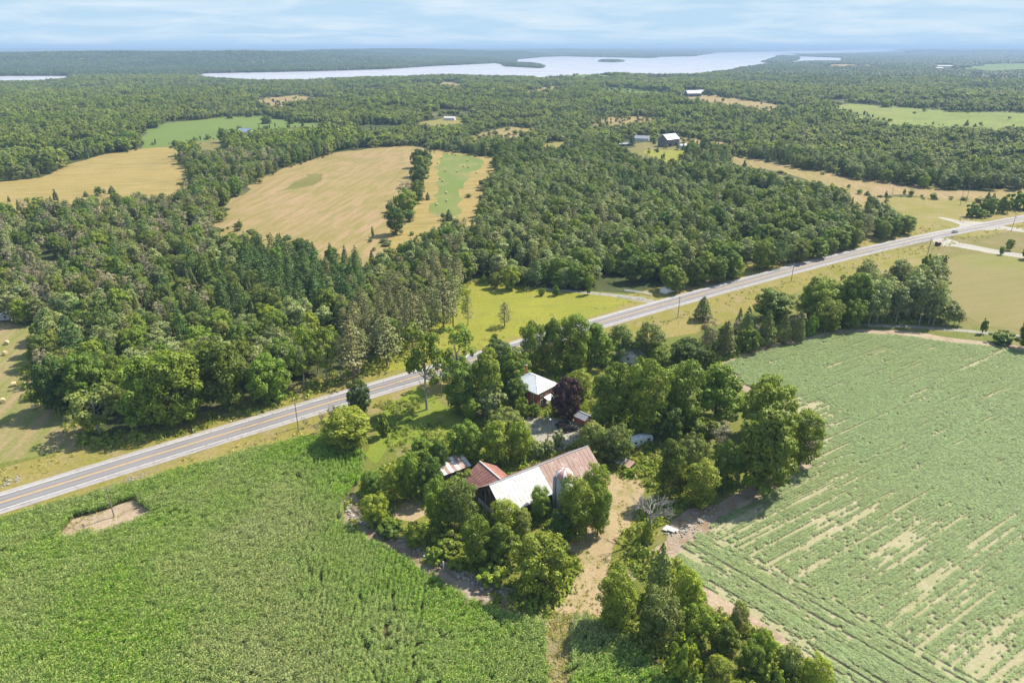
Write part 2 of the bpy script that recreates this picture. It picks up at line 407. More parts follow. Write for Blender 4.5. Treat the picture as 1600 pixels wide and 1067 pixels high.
def lake_mat():
    m, N, L = new_mat('lake_water')
    pos = node(N, L, 'ShaderNodeNewGeometry').outputs['Position']
    mp = node(N, L, 'ShaderNodeMapping', {'Vector': pos, 'Scale': (0.004, 0.012, 0.0)}).outputs[0]
    n = node(N, L, 'ShaderNodeTexNoise', {'Vector': mp, 'Scale': 1.0, 'Detail': 6, 'Roughness': 0.6}).outputs[0]
    r = node(N, L, 'ShaderNodeMapRange', {'Value': n, 'From Min': 0.35, 'From Max': 0.65, 'To Min': 0.16, 'To Max': 0.30}).outputs[0]
    mp2 = node(N, L, 'ShaderNodeMapping', {'Vector': pos, 'Scale': (0.05, 0.05, 0.0)}).outputs[0]
    w = node(N, L, 'ShaderNodeTexNoise', {'Vector': mp2, 'Scale': 1.0, 'Detail': 5}).outputs[0]
    bp = node(N, L, 'ShaderNodeBump', {'Height': w, 'Strength': 0.35, 'Distance': 2.0})
    b = node(N, L, 'ShaderNodeBsdfPrincipled', {'Base Color': (0.42, 0.385, 0.41, 1), 'Roughness': r, 'IOR': 1.333, 'Normal': bp.outputs[0]})
    L.new(b.outputs[0], node(N, L, 'ShaderNodeOutputMaterial').inputs[0]); return m


M['asphalt'] = asphalt_mat(); M['lake'] = lake_mat()
M['white_paint'] = plain('road_white', (0.72, 0.72, 0.70), 0.7, wear=(1.2, (0.35, 0.33, 0.32)))
M['yellow_paint'] = plain('road_yellow', (0.62, 0.36, 0.06), 0.7, wear=(1.2, (0.40, 0.28, 0.14)))
M['bark'] = plain('bark', (0.12, 0.095, 0.07), 0.9, 0.1, c2=(0.18, 0.15, 0.12), scale=2, gran=0.35, bump=0.4)
M['pale_bark'] = plain('pale_bark', (0.34, 0.32, 0.27), 0.85, 0.1, c2=(0.22, 0.21, 0.18), scale=2, gran=0.25)
M['dead_wood'] = plain('dead_wood', (0.30, 0.275, 0.25), 0.9, 0.1, c2=(0.22, 0.20, 0.18), scale=2, gran=0.25)
M['pine_bark'] = plain('pine_bark', (0.17, 0.12, 0.09), 0.9, 0.1, c2=(0.22, 0.16, 0.13), scale=2, gran=0.3)
# foliage
M['leaf'] = leaf_mat('broad_leaves', (0.078, 0.112, 0.013), (0.122, 0.152, 0.018), (0.35, (0.105, 0.135, 0.018)))
M['leaf_bright'] = leaf_mat('bright_leaves', (0.135, 0.168, 0.017), (0.17, 0.192, 0.022), (0.4, (0.12, 0.155, 0.018)))
M['leaf_dark'] = leaf_mat('dark_leaves', (0.048, 0.082, 0.013), (0.072, 0.105, 0.016), (0.4, (0.065, 0.092, 0.018)))
M['leaf_olive'] = leaf_mat('olive_leaves', (0.102, 0.132, 0.028), (0.130, 0.150, 0.038), (0.3, (0.13, 0.14, 0.038)))
M['leaf_grey'] = leaf_mat('grey_green_leaves', (0.145, 0.168, 0.070), (0.180, 0.195, 0.086), (0.3, (0.145, 0.155, 0.065)))
M['leaf_purple'] = leaf_mat('purple_leaves', (0.042, 0.018, 0.028), (0.055, 0.024, 0.034), (0.5, (0.06, 0.03, 0.035)), trans=0.15)
M['leaf_dry'] = leaf_mat('dry_twigs', (0.21, 0.175, 0.135), (0.25, 0.21, 0.17), (0.3, (0.19, 0.17, 0.12)), trans=0.2)
M['needle'] = leaf_mat('white_pine_needles', (0.058, 0.096, 0.024), (0.078, 0.116, 0.030), (0.4, (0.06, 0.1, 0.03)), trans=0.15)
M['needle_red'] = leaf_mat('red_pine_needles', (0.112, 0.12, 0.048), (0.138, 0.136, 0.058), (0.35, (0.145, 0.13, 0.068)), trans=0.15)
M['needle_cedar'] = leaf_mat('cedar_needles', (0.072, 0.096, 0.026), (0.105, 0.118, 0.038), (0.35, (0.1, 0.11, 0.038)), trans=0.15)


# ------------------------------------------------------------------ plant meshes
def unit(v): return v / np.maximum(np.linalg.norm(v, axis=-1, keepdims=True), 1e-9)


def leaf_quads(c, n, s, r, aspect=(0.55, 0.95), fold=0.3):
    """one folded leaf spray (4 corners) per centre c, facing n, of half-size s"""
    k = len(c)
    t = r.normal(size=(k, 3)); t = unit(t - n * np.sum(t * n, 1, keepdims=True)); b = np.cross(n, t)
    s = np.asarray(s).reshape(-1, 1); a = r.uniform(*aspect, (k, 1))
    d = n * s * fold
    return np.stack([c - t * s - d * 0.6, c - b * s * a + d, c + t * s - d * 0.6, c + b * s * a + d], 1)


def quads_mesh(name, q, mats, mi=None, extra=None):
    """q: (k,4,3) quads; extra: an MB whose faces join the mesh with the material index shifted by one"""
    k = len(q); ev = extra.v if extra else []; ef = extra.f if extra else []
    me = bpy.data.meshes.new(name)
    nv = k * 4 + len(ev); lens = [len(f) for f in ef]; nl = k * 4 + sum(lens)
    me.vertices.add(nv); me.loops.add(nl); me.polygons.add(k + len(ef))
    co = np.concatenate([q.reshape(-1, 3), np.array(ev, float).reshape(-1, 3)]) if ev else q.reshape(-1, 3)
    me.vertices.foreach_set('co', co.astype(np.float32).ravel())
    li = np.arange(k * 4)
    if ef: li = np.concatenate([li, np.array([i + k * 4 for f in ef for i in f])])
    me.loops.foreach_set('vertex_index', li.astype(np.int32))
    st = np.concatenate([np.arange(k) * 4, k * 4 + np.concatenate([[0], np.cumsum(lens)[:-1]])]) if ef else np.arange(k) * 4
    me.polygons.foreach_set('loop_start', st.astype(np.int32))
    m = np.zeros(k + len(ef), np.int32)
    if mi is not None: m[:k] = mi
    if ef: m[k:] = np.array(extra.m) + len(mats) - 1
    for x in mats: me.materials.append(x)
    me.polygons.foreach_set('material_index', m)
    me.update(calc_edges=True); me.validate()
    return me


def lobe_leaves(lc, lr, per, size, centre, r, up=0.35, squash=0.85):
    """leaves on the outer sides of the lobes; few inside"""
    out_c, out_n, out_s = [], [], []
    for c, R in zip(lc, lr):
        k = max(6, int(per * (R / np.mean(lr)) ** 2))
        d = unit(r.normal(size=(k * 2, 3)))
        o = unit((c - centre)[None]) ; keep = (d @ o[0] + 0.25 * d[:, 2]) > r.uniform(-0.75, 0.1, k * 2)
        d = d[keep][:k]; rr = R * np.where(r.random(len(d)) < 0.85, r.uniform(0.82, 1.1, len(d)), r.uniform(0.3, 0.8, len(d)))
        p = c + d * rr[:, None] * np.array([1, 1, squash])
        n = unit(d + r.normal(size=d.shape) * 0.30 + np.array([0, 0, up]))
        out_c.append(p); out_n.append(n); out_s.append(size * r.uniform(0.65, 1.3, len(d)))
    return leaf_quads(np.concatenate(out_c), np.concatenate(out_n), np.concatenate(out_s), r)


def trunk_mb(h, w, r, rad, limbs=7, top=0.7, lean=0.03):
    mb = MB(); z0 = -0.4
    pts = [(0, 0, z0), (r.normal() * lean * h, r.normal() * lean * h, h * 0.3), (r.normal() * lean * h * 1.5, r.normal() * lean * h * 1.5, h * top)]
    mb.tube(pts, [rad * 1.25, rad * 0.85, rad * 0.3], 7)
    for k in range(limbs):
        t = r.uniform(0.22, 0.6); a = 2 * math.pi * (k + r.uniform(-0.3, 0.3)) / limbs
        L = w * r.uniform(0.28, 0.42); b = Vector(pts[0]).lerp(Vector(pts[1]), min(1, t / 0.33)) if t < 0.33 else Vector(pts[1]).lerp(Vector(pts[2]), (t - 0.3) / (top - 0.3))
        e = b + Vector((math.cos(a) * L, math.sin(a) * L, h * r.uniform(0.12, 0.28)))
        mb.tube([b, b.lerp(e, 0.5) + Vector((0, 0, -0.03 * h)), e], [rad * 0.42, rad * 0.28, rad * 0.1], 5, cap=False)
    return mb


def broad_crown(h, w, r, n=70, per=62, size=0.34, shape='round', base=0.02):
    """cauliflower crown: lobes over an uneven ellipsoid, a few standing out, a few missing"""
    cz = h * (base + (1 - base) * 0.48); c = np.array([0, 0, cz]); az = h * (1 - base) * 0.46
    i = np.arange(n) + 0.5; ph = np.arccos(1 - 2 * i / n); th = math.pi * (1 + 5 ** 0.5) * i
    d = np.stack([np.cos(th) * np.sin(ph), np.sin(th) * np.sin(ph), np.cos(ph)], 1) + r.normal(size=(n, 3)) * 0.14
    d = unit(d); f = r.uniform(0.66, 0.96, n) * (1 + 0.10 * np.sin(3 * np.arctan2(d[:, 1], d[:, 0]) + r.uniform(0, 6)))
    wx = w * 0.465; prof = np.ones(n)
    if shape == 'round': prof = np.where(d[:, 2] < -0.3, 0.92, 1.0)
    if shape == 'cone': prof = 1.05 - 0.42 * d[:, 2]
    if shape == 'vase': prof = 0.88 + 0.18 * d[:, 2]
    dz = np.sign(d[:, 2]) * np.abs(d[:, 2]) ** 0.8
    lc = c + np.stack([d[:, 0] * wx * prof, d[:, 1] * wx * prof, dz * az], 1) * f[:, None]
    lr = 0.5 * (wx + az) * r.uniform(0.14, 0.25, n)
    keep = r.random(n) > 0.08
    inner = c + unit(r.normal(size=(9, 3))) * np.array([wx, wx, az]) * 0.4
    lc = np.concatenate([lc[keep], inner]); lr = np.concatenate([lr[keep], np.full(9, 0.5 * (wx + az) * 0.36)])
    lc[:, 2] = np.maximum(lc[:, 2], lr * 0.7)
    return lobe_leaves(lc, lr, per, size, c, r)


def loose_crown(h, w, r, n=26, per=70, size=0.3):
    """open crown of separate sprays on long limbs"""
    lc = []; lr = []
    for k in range(n):
        a = r.uniform(0, 6.283); z = r.uniform(0.3, 0.97); q = math.sin(min(1, (z - 0.18) / 0.5) * 1.57) * (1.25 - 0.55 * z)
        rad = w * 0.5 * q * r.uniform(0.35, 1.0); lc.append((math.cos(a) * rad, math.sin(a) * rad, h * z)); lr.append(w * r.uniform(0.09, 0.16))
    return lobe_leaves(np.array(lc), np.array(lr), per, size, np.array([0, 0, h * 0.5]), r, squash=0.7)


def pine_crown(h, w, r, levels=13, per=6, tufts=13, size=0.36, z0=0.3, droop=0.0, prof=1.0, rag=0.3):
    """whorls of branches carrying needle tufts"""
    C, Nn, S = [], [], []
    for L in range(levels):
        t = L / (levels - 1); z = h * (z0 + (0.97 - z0) * t)
        ln = w * 0.5 * (min(1.0, 0.55 + 2.2 * t) * (1 - t) ** prof * 1.15 + 0.10)
        for b in range(per):
            a = 2 * math.pi * (b + (L % 2) * 0.5) / per + r.normal() * 0.25; l = ln * r.uniform(1 - rag, 1 + rag * 0.4)
            s = np.sqrt(r.uniform(0.06, 1.0, tufts)) * l
            side = r.normal(size=tufts) * 0.16 * l
            ca, sa = math.cos(a), math.sin(a)
            p = np.stack([ca * s - sa * side, sa * s + ca * side, z + s * (0.12 - droop) + r.normal(size=tufts) * 0.10 * l * 0.6], 1)
            n = unit(np.stack([ca * np.full(tufts, 0.35), sa * np.full(tufts, 0.35), np.full(tufts, 0.8)], 1) + r.normal(size=(tufts, 3)) * 0.4)
            C.append(p); Nn.append(n); S.append(size * r.uniform(0.6, 1.2, tufts))
    return leaf_quads(np.concatenate(C), np.concatenate(Nn), np.concatenate(S), r, (0.35, 0.7))


def cedar_crown(h, w, r, n=900, size=0.3, z0=0.04, prof=0.75):
    """dense upright cone of sprays with tufts standing out"""
    t = 1 - np.sqrt(r.uniform(0, 1, n)) ** 1.1 * 0.98; a = r.uniform(0, 6.283, n)
    rad = w * 0.5 * (1 - t) ** prof * (0.85 + 0.3 * vnoise(a * 1.6 + 10, t * 9, 3)) * np.where(r.random(n) < 0.8, r.uniform(0.8, 1.05, n), r.uniform(0.35, 0.8, n))
    rad *= np.minimum(1, 0.55 + 3 * t)
    p = np.stack([np.cos(a) * rad, np.sin(a) * rad, h * (z0 + (1 - z0) * t)], 1)
    nn = unit(np.stack([np.cos(a), np.sin(a), np.full(n, 0.45)], 1) + r.normal(size=(n, 3)) * 0.4)
    return leaf_quads(p, nn, size * r.uniform(0.6, 1.3, n), r, (0.4, 0.7))


def dead_branches(h, r, depth=4, rad=0.16, spread=0.55):
    mb = MB()
    def grow(p, d, L, R, k):
        q = p + d * L; mid = p.lerp(q, 0.5) + Vector(r.normal(size=3)) * L * 0.05
        mb.tube([p, mid, q], [R, R * 0.8, R * 0.6], 5 if k > 2 else 4, cap=False)
        if k == 0: return
        for _ in range(3 if k > 1 else 3):
            e = (d + Vector(r.normal(size=3)) * spread); e.z += 0.12; e.normalize()
            grow(p.lerp(q, r.uniform(0.55, 1.0)), e, L * r.uniform(0.6, 0.85), R * 0.6, k - 1)
    grow(Vector((0, 0, -0.3)), Vector((0, 0, 1)), h * 0.36, rad, depth)
    return mb


KINDS = {}      # name -> list of dicts: crown mesh, trunk mesh, joined mesh, h, w


def kind(name, leafm, barkm, gens):
    lst = []
    for g in gens:
        q, tr, h, w = g
        lst.append(dict(crown=quads_mesh(name + '_crown', q, [leafm]), trunk=tr.mesh(name + '_trunk', barkm) if tr else None,
                        joined=None, q=q, tr=tr, h=h, w=w, leafm=leafm, barkm=barkm))
    KINDS[name] = lst


def joined(v, frac=1.0):
    if v['joined'] is None:
        v['joined'] = quads_mesh('tree', v['q'], [v['leafm'], v['barkm']], None, v['tr'])
    return v['joined']


R_ = np.random.default_rng(3)
bl = [(14, 12, 'round'), (15, 11, 'round'), (12, 13, 'round'), (16, 11, 'vase'), (16, 10, 'cone'), (19, 11, 'round'), (19, 10, 'cone'), (20, 12, 'round')]
kind('broad', M['leaf'], M['bark'], [(broad_crown(h, w, R_, 78, 108, 0.265, s), trunk_mb(h, w, R_, 0.32), h, w) for h, w, s in bl])
kind('bright', M['leaf_bright'], M['bark'], [(broad_crown(h, w, R_, 72, 100, 0.25, s), trunk_mb(h, w, R_, 0.26), h, w) for h, w, s in (bl[:3] + bl[5:7])])
kind('dark', M['leaf_dark'], M['bark'], [(broad_crown(h, w, R_, 74, 104, 0.265, s), trunk_mb(h, w, R_, 0.3), h, w) for h, w, s in (bl[:2] + bl[5:7])])
kind('olive', M['leaf_olive'], M['bark'], [(broad_crown(h, w, R_, 72, 92, 0.245, s), trunk_mb(h, w, R_, 0.24), h, w) for h, w, s in (bl[1:3] + bl[4:6])])
kind('purple', M['leaf_purple'], M['bark'], [(broad_crown(10, 10, R_, 76, 100, 0.21, 'round'), trunk_mb(10, 10, R_, 0.25), 10, 10)])
kind('loose', M['leaf'], M['pale_bark'], [(loose_crown(15, 10, R_, 34, 75, 0.3), trunk_mb(15, 10, R_, 0.28, 10, 0.85), 15, 10) for _ in range(3)])
kind('loose_olive', M['leaf_olive'], M['pale_bark'], [(loose_crown(12, 10, R_, 30, 60, 0.28), trunk_mb(12, 10, R_, 0.2, 10, 0.85), 12, 10) for _ in range(3)])
kind('aspen', M['leaf_grey'], M['pale_bark'], [(broad_crown(15, 5.5, R_, 44, 36, 0.26, 'cone', 0.2), trunk_mb(15, 5.5, R_, 0.17, 6, 0.85, 0.02), 15, 5.5) for _ in range(4)])
kind('white_pine', M['needle'], M['pine_bark'], [(pine_crown(17, 9, R_, 13, 6, 15, 0.42, 0.2, 0.0, 0.75, 0.5), trunk_mb(17, 5, R_, 0.25, 0, 0.95, 0.01), 17, 9) for _ in range(3)])
kind('red_pine', M['needle_red'], M['pine_bark'], [(pine_crown(15, 6.5, R_, 13, 6, 12, 0.33, 0.22, -0.05, 0.6, 0.35), trunk_mb(15, 5, R_, 0.2, 0, 0.95, 0.01), 15, 6.5) for _ in range(3)])
kind('cedar', M['needle_cedar'], M['pine_bark'], [(cedar_crown(11, 4.4, R_, 1100, 0.28), trunk_mb(11, 3, R_, 0.15, 0, 0.9, 0.0), 11, 4.4) for _ in range(3)])
kind('dead', M['leaf_dry'], M['dead_wood'], [(loose_crown(12, 6, R_, 30, 44, 0.17), dead_branches(12, R_, 4, 0.12, 0.4), 12, 6) for _ in range(3)])
kind('bush', M['leaf'], M['bark'], [(broad_crown(3.2, 4.0, R_, 22, 48, 0.22, 'round', 0.0), trunk_mb(3.2, 3, R_, 0.07, 4), 3.2, 4.0) for _ in range(3)])
kind('bush_bright', M['leaf_bright'], M['bark'], [(broad_crown(3.2, 4.2, R_, 22, 48, 0.22, 'round', 0.0), trunk_mb(3.2, 3, R_, 0.07, 4), 3.2, 4.2) for _ in range(3)])
kind('bush_grey', M['leaf_grey'], M['bark'], [(broad_crown(3.6, 3.6, R_, 22, 48, 0.2, 'round', 0.0), trunk_mb(3.6, 3, R_, 0.07, 4), 3.6, 3.6) for _ in range(2)])


# ------------------------------------------------------------------ scattering (geometry nodes) for what nobody could count
def scatter(name, pts, rot, scl, pick, meshes, label, cat, kind_='stuff'):
    """pts (n,3), rot (n,) about Z, scl (n,3), pick (n,) index into meshes"""
    me = bpy.data.meshes.new(name + '_points'); n = len(pts)
    me.vertices.add(n); me.vertices.foreach_set('co', np.asarray(pts, np.float32).ravel())
    a = me.attributes.new('rot', 'FLOAT_VECTOR', 'POINT'); rv = np.zeros((n, 3), np.float32); rv[:, 2] = rot; a.data.foreach_set('vector', rv.ravel())
    a = me.attributes.new('scl', 'FLOAT_VECTOR', 'POINT'); a.data.foreach_set('vector', np.asarray(scl, np.float32).ravel())
    a = me.attributes.new('pick', 'INT', 'POINT'); a.data.foreach_set('value', np.asarray(pick, np.int32))
    o = link(name, me); tag(o, label, cat, None, kind_)
    ng = bpy.data.node_groups.new(name + '_nodes', 'GeometryNodeTree')
    ng.interface.new_socket('Geometry', in_out='INPUT', socket_type='NodeSocketGeometry')
    ng.interface.new_socket('Geometry', in_out='OUTPUT', socket_type='NodeSocketGeometry')
    N, L = ng.nodes, ng.links
    gi = N.new('NodeGroupInput'); go = N.new('NodeGroupOutput')
    iop = N.new('GeometryNodeInstanceOnPoints'); L.new(gi.outputs[0], iop.inputs['Points'])
    g2i = N.new('GeometryNodeGeometryToInstance')
    for m in reversed(meshes):
        so = bpy.data.objects.new(name + '_source', m)
        oi = N.new('GeometryNodeObjectInfo'); oi.inputs['Object'].default_value = so; oi.inputs['As Instance'].default_value = False
        L.new(oi.outputs['Geometry'], g2i.inputs[0])
    L.new(g2i.outputs[0], iop.inputs['Instance']); iop.inputs['Pick Instance'].default_value = True
    def attr(nm, t):
        x = N.new('GeometryNodeInputNamedAttribute'); x.data_type = t; x.inputs['Name'].default_value = nm
        return [s for s in x.outputs if s.enabled and s.name == 'Attribute'][0]
    L.new(attr('pick', 'INT'), iop.inputs['Instance Index'])
    rs = attr('rot', 'FLOAT_VECTOR')
    try:
        e = N.new('FunctionNodeEulerToRotation'); L.new(rs, e.inputs[0]); L.new(e.outputs[0], iop.inputs['Rotation'])
    except Exception:
        L.new(rs, iop.inputs['Rotation'])
    L.new(attr('scl', 'FLOAT_VECTOR'), iop.inputs['Scale'])
    L.new(iop.outputs[0], go.inputs[0])
    md = o.modifiers.new('scatter', 'NODES'); md.node_group = ng
    return o


# ------------------------------------------------------------------ highway alignment (from its two edges)
UP = [(-260, 850), (-120, 806), (0, 768.4), (197.6, 706.5), (398, 648), (640, 580), (960, 487), (1120, 445), (1340, 387.7), (1444, 365.8), (1531, 348), (1600, 335.7), (1760, 309)]
LO = [(-260, 886), (-120, 840), (0, 801), (197.6, 739.5), (398, 678), (640, 606.5), (960, 506.5), (1120, 461.5), (1340, 400.5), (1460, 373), (1540, 357.5), (1600, 346.5), (1760, 317)]
_u = np.array([P0(*p)[:2] for p in UP]); _l = np.array([P0(*p)[:2] for p in LO])


def smooth_line(q, n=160, it=30):
    q = np.asarray(q, float); d = np.concatenate([[0], np.cumsum(np.hypot(*np.diff(q, axis=0).T))]); s = np.linspace(0, d[-1], n)
    r = np.stack([np.interp(s, d, q[:, 0]), np.interp(s, d, q[:, 1])], 1)
    for _ in range(it): r[1:-1] = (r[:-2] + 2 * r[1:-1] + r[2:]) / 4
    return r


_ul = smooth_line(_u, 220, 200); _ll = smooth_line(_l, 220, 200)
def _nearest(p, q): return q[np.argmin(np.hypot(*(q - p).T))]
ROAD = smooth_line(np.array([(p + _nearest(p, _ll)) / 2 for p in _ul]), 160, 60)
ROAD_W = float(np.median([np.hypot(*(p - _nearest(p, _ll))) for p in _ul]))
print('road width', ROAD_W)
ROAD_W = min(max(ROAD_W, 11.0), 13.5)


def offset_line(q, d):
    t = np.gradient(q, axis=0); t = unit(t); return q + np.stack([-t[:, 1], t[:, 0]], 1) * d


def strip(name, q, d0, d1, z, mat, parent=None, kind_=None, dz0=0.0):
    """ribbon along the line q from offset d0 to d1 (left positive), at z above the ground; uv.x runs across"""
    a = offset_line(q, d0); b = offset_line(q, d1); n = len(q)
    za = height(a[:, 0], a[:, 1]) + z; zb = height(b[:, 0], b[:, 1]) + z
    v = [(x, y, k) for (x, y), k in zip(a, za)] + [(x, y, k) for (x, y), k in zip(b, zb)]
    f = [(n + i, i, i + 1, n + i + 1) for i in range(n - 1)]
    if d0 > d1: f = [tuple(reversed(k)) for k in f]
    me = bpy.data.meshes.new(name); me.from_pydata(v, [], f); me.materials.append(mat)
    uvl = me.uv_layers.new(name='UVMap'); s = np.concatenate([[0], np.cumsum(np.hypot(*np.diff(q, axis=0).T))])
    for p in me.polygons:
        for li in p.loop_indices:
            vi = me.loops[li].vertex_index; uvl.data[li].uv = (0.0 if vi < n else 1.0, float(s[vi % n]))
    bm = bmesh.new(); bm.from_mesh(me)
    for fc in bm.faces:
        if fc.normal.z < 0: fc.normal_flip()
    bm.to_mesh(me); bm.free()
    o = link(name, me, parent); return tag(o, kind=kind_) if kind_ else o


# ------------------------------------------------------------------ the land as a mosaic of fields (photo outlines laid on the ground)
def blob(cx, cy, rx, ry, n=14, s=0):
    return [(cx + rx * math.cos(a) * (0.85 + 0.3 * _hash(np.int64(k), np.int64(s), 1)), cy + ry * math.sin(a) * (0.85 + 0.3 * _hash(np.int64(k), np.int64(s), 2))) for k, a in enumerate(np.linspace(0, 6.283, n, endpoint=False))]


FRONT = [(-300, 800), (-300, 720), (0, 502), (40, 508), (72, 517), (78, 535), (60, 570), (58, 600), (85, 625), (125, 655), (150, 690), (200, 688), (240, 678), (320, 660), (400, 637),
         (470, 613), (535, 586), (592, 558), (640, 530), (690, 503), (714, 484), (716, 464), (722, 442), (760, 438), (800, 447), (860, 452), (960, 457),
         (1030, 460), (1110, 446), (1210, 419), (1290, 400), (1380, 377), (1442, 360), (1460, 348)]
NEAR = FRONT + [(1500, 342), (1600, 330), (1760, 306), (2300, 400), (2600, 700), (2600, 1400), (-1200, 1400), (-1200, 860)]
F = {}          # photo outlines
F['verge'] = None
F['hay_field'] = [(-300, 720), (0, 502), (40, 508), (72, 517), (78, 535), (60, 570), (58, 600), (85, 625), (125, 655), (145, 680), (125, 700), (60, 712), (0, 725), (-150, 760), (-300, 800)]
F['meadow'] = [(545, 592), (594, 560), (640, 531), (690, 504), (714, 484), (716, 464), (722, 442), (760, 438), (800, 447), (860, 452), (930, 457), (970, 461), (990, 470), (945, 488), (800, 528), (640, 575)]
F['corn_field'] = [(-500, 930), (-120, 850), (0, 818), (80, 796), (160, 772), (240, 750), (319, 729), (400, 704), (480, 686), (530, 688), (558, 700), (570, 715), (562, 750), (548, 768), (535, 790), (544, 819),
                   (582, 847), (630, 874), (688, 911), (750, 941), (793, 956), (840, 968), (856, 976), (850, 990), (852, 1020), (858, 1070), (868, 1180), (868, 1400), (-1200, 1400), (-1200, 1000)]
F['corn_patch'] = [(893, 970), (905, 962), (930, 968), (960, 985), (985, 1003), (1020, 1040), (1060, 1080), (1140, 1180), (1140, 1400), (905, 1400), (893, 1067)]
F['soil_margin'] = [(1115, 572), (1140, 562), (1195, 540), (1320, 514), (1425, 518), (1500, 530), (1620, 543), (2300, 620), (2500, 1400), (1420, 1400), (1290, 1060), (1200, 1000), (1120, 950), (1070, 905), (1030, 880),
                    (985, 905), (970, 890), (1010, 862), (1060, 835), (1120, 790), (1190, 752), (1255, 715), (1262, 690), (1230, 650), (1150, 600)]
F['soybean_field'] = [(1130, 570), (1145, 565), (1200, 545), (1325, 521), (1420, 526), (1500, 537), (1620, 551), (2300, 630), (2500, 1400), (1450, 1400), (1310, 1060), (1235, 1000), (1150, 945), (1100, 915), (1062, 885), (1058, 868),
                      (1075, 850), (1130, 812), (1200, 770), (1268, 725), (1276, 690), (1245, 650), (1165, 598)]
F['bare_patch'] = [(88, 838), (116, 812), (213, 782), (218, 790), (242, 804), (218, 816), (154, 840), (128, 834), (108, 842)]
F['lawn'] = [(566, 712), (600, 640), (650, 606), (700, 640), (745, 660), (757, 690), (712, 720), (680, 712), (640, 692), (600, 702), (585, 722)]
F['farmyard'] = [(560, 775), (585, 735), (690, 690), (760, 660), (800, 560), (960, 560), (1050, 660), (1110, 690), (1060, 800), (1010, 850), (975, 900), (960, 985), (900, 960), (862, 960), (800, 932), (760, 916), (700, 885), (640, 848), (590, 822)]
F['drive_yard'] = [(806, 660), (828, 650), (860, 652), (902, 655), (912, 664), (905, 685), (885, 700), (868, 706), (830, 690), (822, 676)]
F['dirt_track'] = [(866, 704), (880, 698), (890, 705), (930, 735), (950, 738), (1000, 748), (1008, 758), (996, 796), (976, 836), (962, 868), (956, 896), (960, 932), (942, 968), (900, 968), (866, 962), (884, 935), (897, 905), (902, 880),
                   (880, 850), (930, 815), (945, 775), (940, 748), (905, 726), (880, 712)]
F['barnyard_dirt'] = [(612, 795), (640, 772), (668, 772), (672, 800), (640, 815), (608, 808)]
F['corn_lane'] = [(862, 958), (905, 958), (893, 985), (892, 1067), (905, 1400), (868, 1400), (857, 1067), (852, 1020), (850, 985)]
F['fence_soil'] = [(537, 785), (556, 768), (566, 780), (560, 800), (590, 820), (640, 848), (668, 862), (700, 884), (760, 916), (800, 930), (855, 945), (858, 978), (838, 970), (790, 958), (748, 943), (686, 913), (628, 876), (580, 849), (542, 821)]
F['stony_edge'] = [(1038, 845), (1050, 815), (1080, 800), (1130, 785), (1190, 752), (1180, 775), (1110, 825), (1062, 862), (1040, 868)]
F['dry_lawn_far'] = [(1385, 395), (1460, 372), (1530, 360), (1620, 344), (1800, 330), (1900, 480), (1640, 420), (1560, 398), (1470, 378)]
F['dry_lawn'] = [(1385, 396), (1470, 379), (1600, 405), (1900, 480), (2200, 560), (1630, 530), (1560, 512), (1500, 505), (1470, 470), (1448, 432), (1490, 400), (1440, 410), (1400, 415)]
F['park_lawn'] = [(1447, 430), (1462, 412), (1500, 398), (1560, 397), (1620, 408), (1900, 480), (2200, 575), (1700, 522), (1600, 515), (1545, 508), (1505, 492), (1470, 460)]
F['driveway'] = [(1455, 374), (1478, 372), (1500, 379), (1560, 391), (1640, 404), (1900, 466), (1900, 472), (1640, 410), (1550, 396), (1490, 385), (1465, 384)]
F['side_road'] = [(1464, 340), (1472, 339.5), (1500, 345), (1535, 347), (1560, 352), (1640, 364), (1900, 410), (1900, 420), (1640, 369), (1570, 359), (1520, 360), (1498, 356), (1500, 351), (1485, 346)]
F['farm_lane'] = [(1310, 509), (1330, 505), (1420, 508), (1520, 516), (1640, 527), (2000, 575), (2000, 582), (1640, 531.5), (1520, 520), (1420, 512), (1330, 510)]
F['roadside_meadow'] = [(945, 510), (1060, 486), (1300, 416), (1385, 397), (1450, 382), (1452, 428), (1330, 432), (1250, 455), (1160, 492), (1085, 520), (1010, 532)]
F['rail_trail'] = [(820, 448), (880, 452), (960, 459), (1005, 466), (1034, 470), (1020, 474), (985, 468.5), (955, 463), (875, 455), (820, 451)]
NEARSET = [k for k in F if F[k]]
